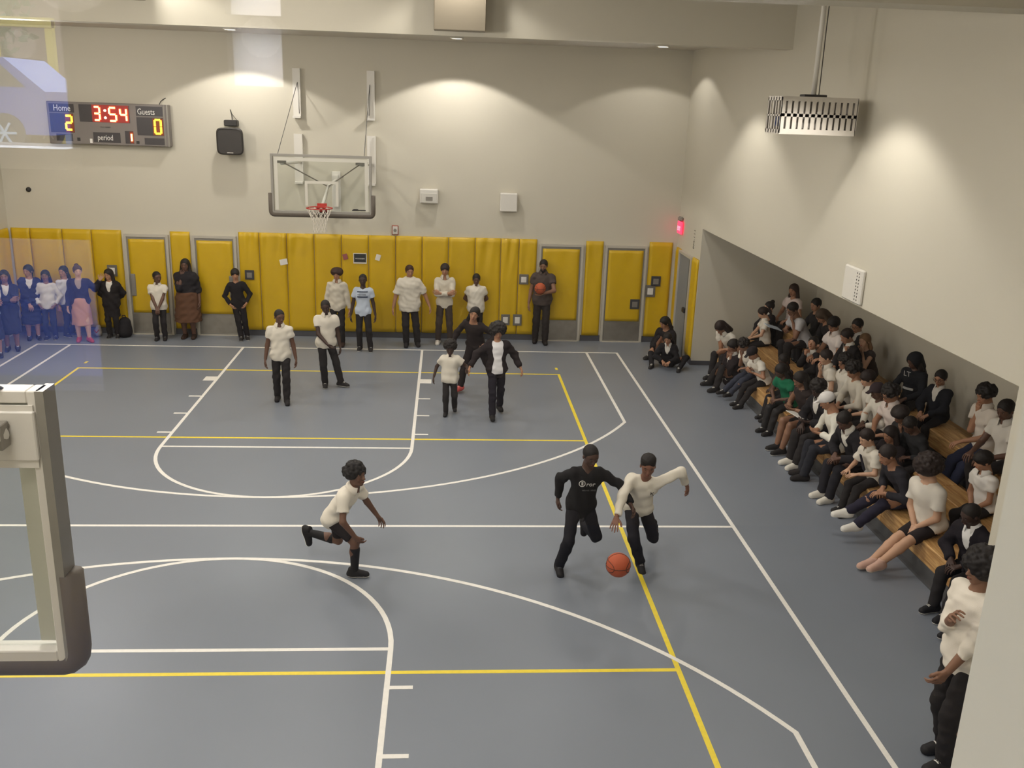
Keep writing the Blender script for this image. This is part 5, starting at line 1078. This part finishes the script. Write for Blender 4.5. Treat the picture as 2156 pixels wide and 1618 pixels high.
person((7.90, -4.84), 1.460, yaw=-70, pz=0.514, ground=0, lean=26, label='person in a shiny green shirt and glasses', hair=('braids', '211c1a'), skn='5f4234', top=('tee', '1f6b4c'), glasses='221e1c', la='lap', ra='lap', head=(0, 30, 0), bottom=('pants', '2a2829'), h=0.014, lf=(0.06, 0.3, 0), rf=(0.055, 0.28, 0))
person((7.90, -5.75), 1.702, yaw=-80, pz=0.533, ground=0, lean=24, label='person in a sleeveless black top with hands clasped over bent knees', hair=('braids', '211c1a'), skn='85604a', top=('tee', '2f2726'), sleeve=0.05, bottom=('shorts', '2b2526'), la='book', ra='book', head=(0, 22, 0), build=1.15, shoe=('242223', 'e0ddd6', '242223'), h=0.014, lf=(0.06, 0.3, 0), rf=(0.055, 0.28, 0))
person((7.90, -6.29), 1.720, yaw=-75, pz=0.534, ground=0, lean=18, label='person with dark curls and a blazer holding a white sheet of paper', hair=('curly', '211c1a'), skn='3f2b23', coat='232124', top=('polo', 'd4cfc6'), la='book', ra='lap', head=(5, 25, 0), id='reader', shoe=('d8d3c8', 'e6e2da', 'd8d3c8'), h=0.014, lf=(0.06, 0.3, 0), rf=(0.055, 0.28, 0))
person((7.90, -6.90), 1.720, yaw=-95, pz=0.534, ground=0, lean=24, label='person with long black hair under a white cap and black vest, hands clasped', hair=('cap', 'dcd8d4'), skn='a77a5e', top=('tee', 'e0dccf'), sleeve=1.9, coat=None, la='book', ra='book', head=(-20, 25, 0), id='whitecap', bottom=('pants', '2b2c33'), shoe=('2b2829', '2b2829', '2b2829'), h=0.014, lf=(0.06, 0.3, 0), rf=(0.055, 0.28, 0))
person((7.90, -7.50), 1.703, yaw=-75, pz=0.533, ground=0, lean=30, label='person in a black blazer with bowed dark head and white shoes', hair=('short', '211c1a'), skn='5f4234', coat='242226', top=('polo', 'e2ddd2'), la='knee', ra='lap', head=(5, 30, 0), bottom=('pants', '26252b'), shoe=('d8d3c8', 'e6e2da', 'd8d3c8'), h=0.014, lf=(0.06, 0.3, 0), rf=(0.055, 0.28, 0))
person((8.22, -7.80), 1.360, yaw=-60, pz=0.506, ground=0, lean=18, label='person with long dark hair partly hidden behind the boy wearing a tie', hair=('long', '2a2220'), skn='a77a5e', coat='2a2426', top=('tee', '2a2426'), head=(-10, 15, 0), h=0.014, lf=(0.06, 0.3, 0), rf=(0.055, 0.28, 0), la='knee', ra='lap')
person((7.90, -8.00), 1.384, yaw=-78, pz=0.508, ground=0, lean=22, label='boy in a white short-sleeved shirt and dark tie, forearms on his thighs', hair=('top', '2b211e'), skn='c39a7e', top=('polo', 'd8d1c4'), sleeve=0.7, la='knee', ra='knee', head=(-12, 18, 0), hands=('flat', 'flat'), id='tie', h=0.012, lf=(0.06, 0.3, 0), rf=(0.055, 0.28, 0))
person((8.02, -8.75), 1.720, yaw=-88, pz=0.534, ground=0, lean=38, label='person crouched behind the curly-haired one with bare legs, white trainers', hair=('short', '2a2220'), skn='a77a5e', top=('hoodie', '2b2a30'), sleeve=1.9, bottom=('pants', '2a2838'), head=(0, 15, 0), lf=(0.05, 0.42, 0.08), rf=(0.05, 0.45, 0.14), shoe=('e0ddd6', 'e6e2da', 'd8d3c8'), h=0.014, la='knee', ra='lap')
person((7.90, -9.44), 1.720, yaw=-72, pz=0.534, ground=0, lean=16, label='person with big curly hair, white tee, black shorts and bare outstretched legs', hair=('afro', '2a201d'), skn='c39a7e', top=('tee', 'd9d2c6'), bottom=('shorts', '2c2627'), la='clasp', ra='clasp', head=(-45, 12, 0), build=1.2, lf=(0.04, 0.46, 0.03), rf=(0.05, 0.43, 0.0), shoe=('c9a595', 'd8c8b8', 'c9a595'), h=0.012, sleeve=0.65, hs=1.08)
person((7.90, -10.45), 1.584, yaw=-70, pz=0.524, ground=0, lean=22, label='laughing person in a dark blazer near the window jamb, front row', hair=('buzz', '211c1a'), skn='3f2b23', coat='231f24', top=('polo', 'e2e0de'), la='knee', ra='lap', head=(-15, 20, 0), h=0.012, build=1.15, shoe=('232225', 'e0ddd6', 'd8d5cc'), lf=(0.06, 0.3, 0), rf=(0.055, 0.28, 0))
person((7.85, -10.92), 1.360, yaw=-72, pz=0.506, ground=0, lean=15, label='seated person in dark trousers hidden behind the standing boy', hair=('short', '211c1a'), skn='5f4234', coat='242226', top=('tee', '242226'), h=0.014, shoe=('232225', 'e0ddd6', 'd8d5cc'), lf=(0.1, 0.34, 0), rf=(0.02, 0.4, 0), la='knee', ra='lap')
person((6.38, -12.82), 1.870, yaw=-80, label='boy in a white sweatshirt with a dark afro standing nearest, beside the window jamb', hair=('afro', '1d1817'), skn='85604a', top=('sweater', 'e4dccf'), sleeve=1.45, bottom=('pants', '2a2625'), la=((0.06, 0.13, -0.03), (0.4, -1, 0)), ra=((-0.02, 0.12, 0.2), (0.7, -0.5, -1)), palm=None, lf=(0.05, 0.05, 0), rf=(0.05, -0.03, 0), head=(-12, 5, 0), hem=0.035, h=0.011, shoe=('2a2829', '242223', 'e0ddd6'), build=1.05)
BALLPOS = (3.997, -10.906, 0.752)
DETAILS()
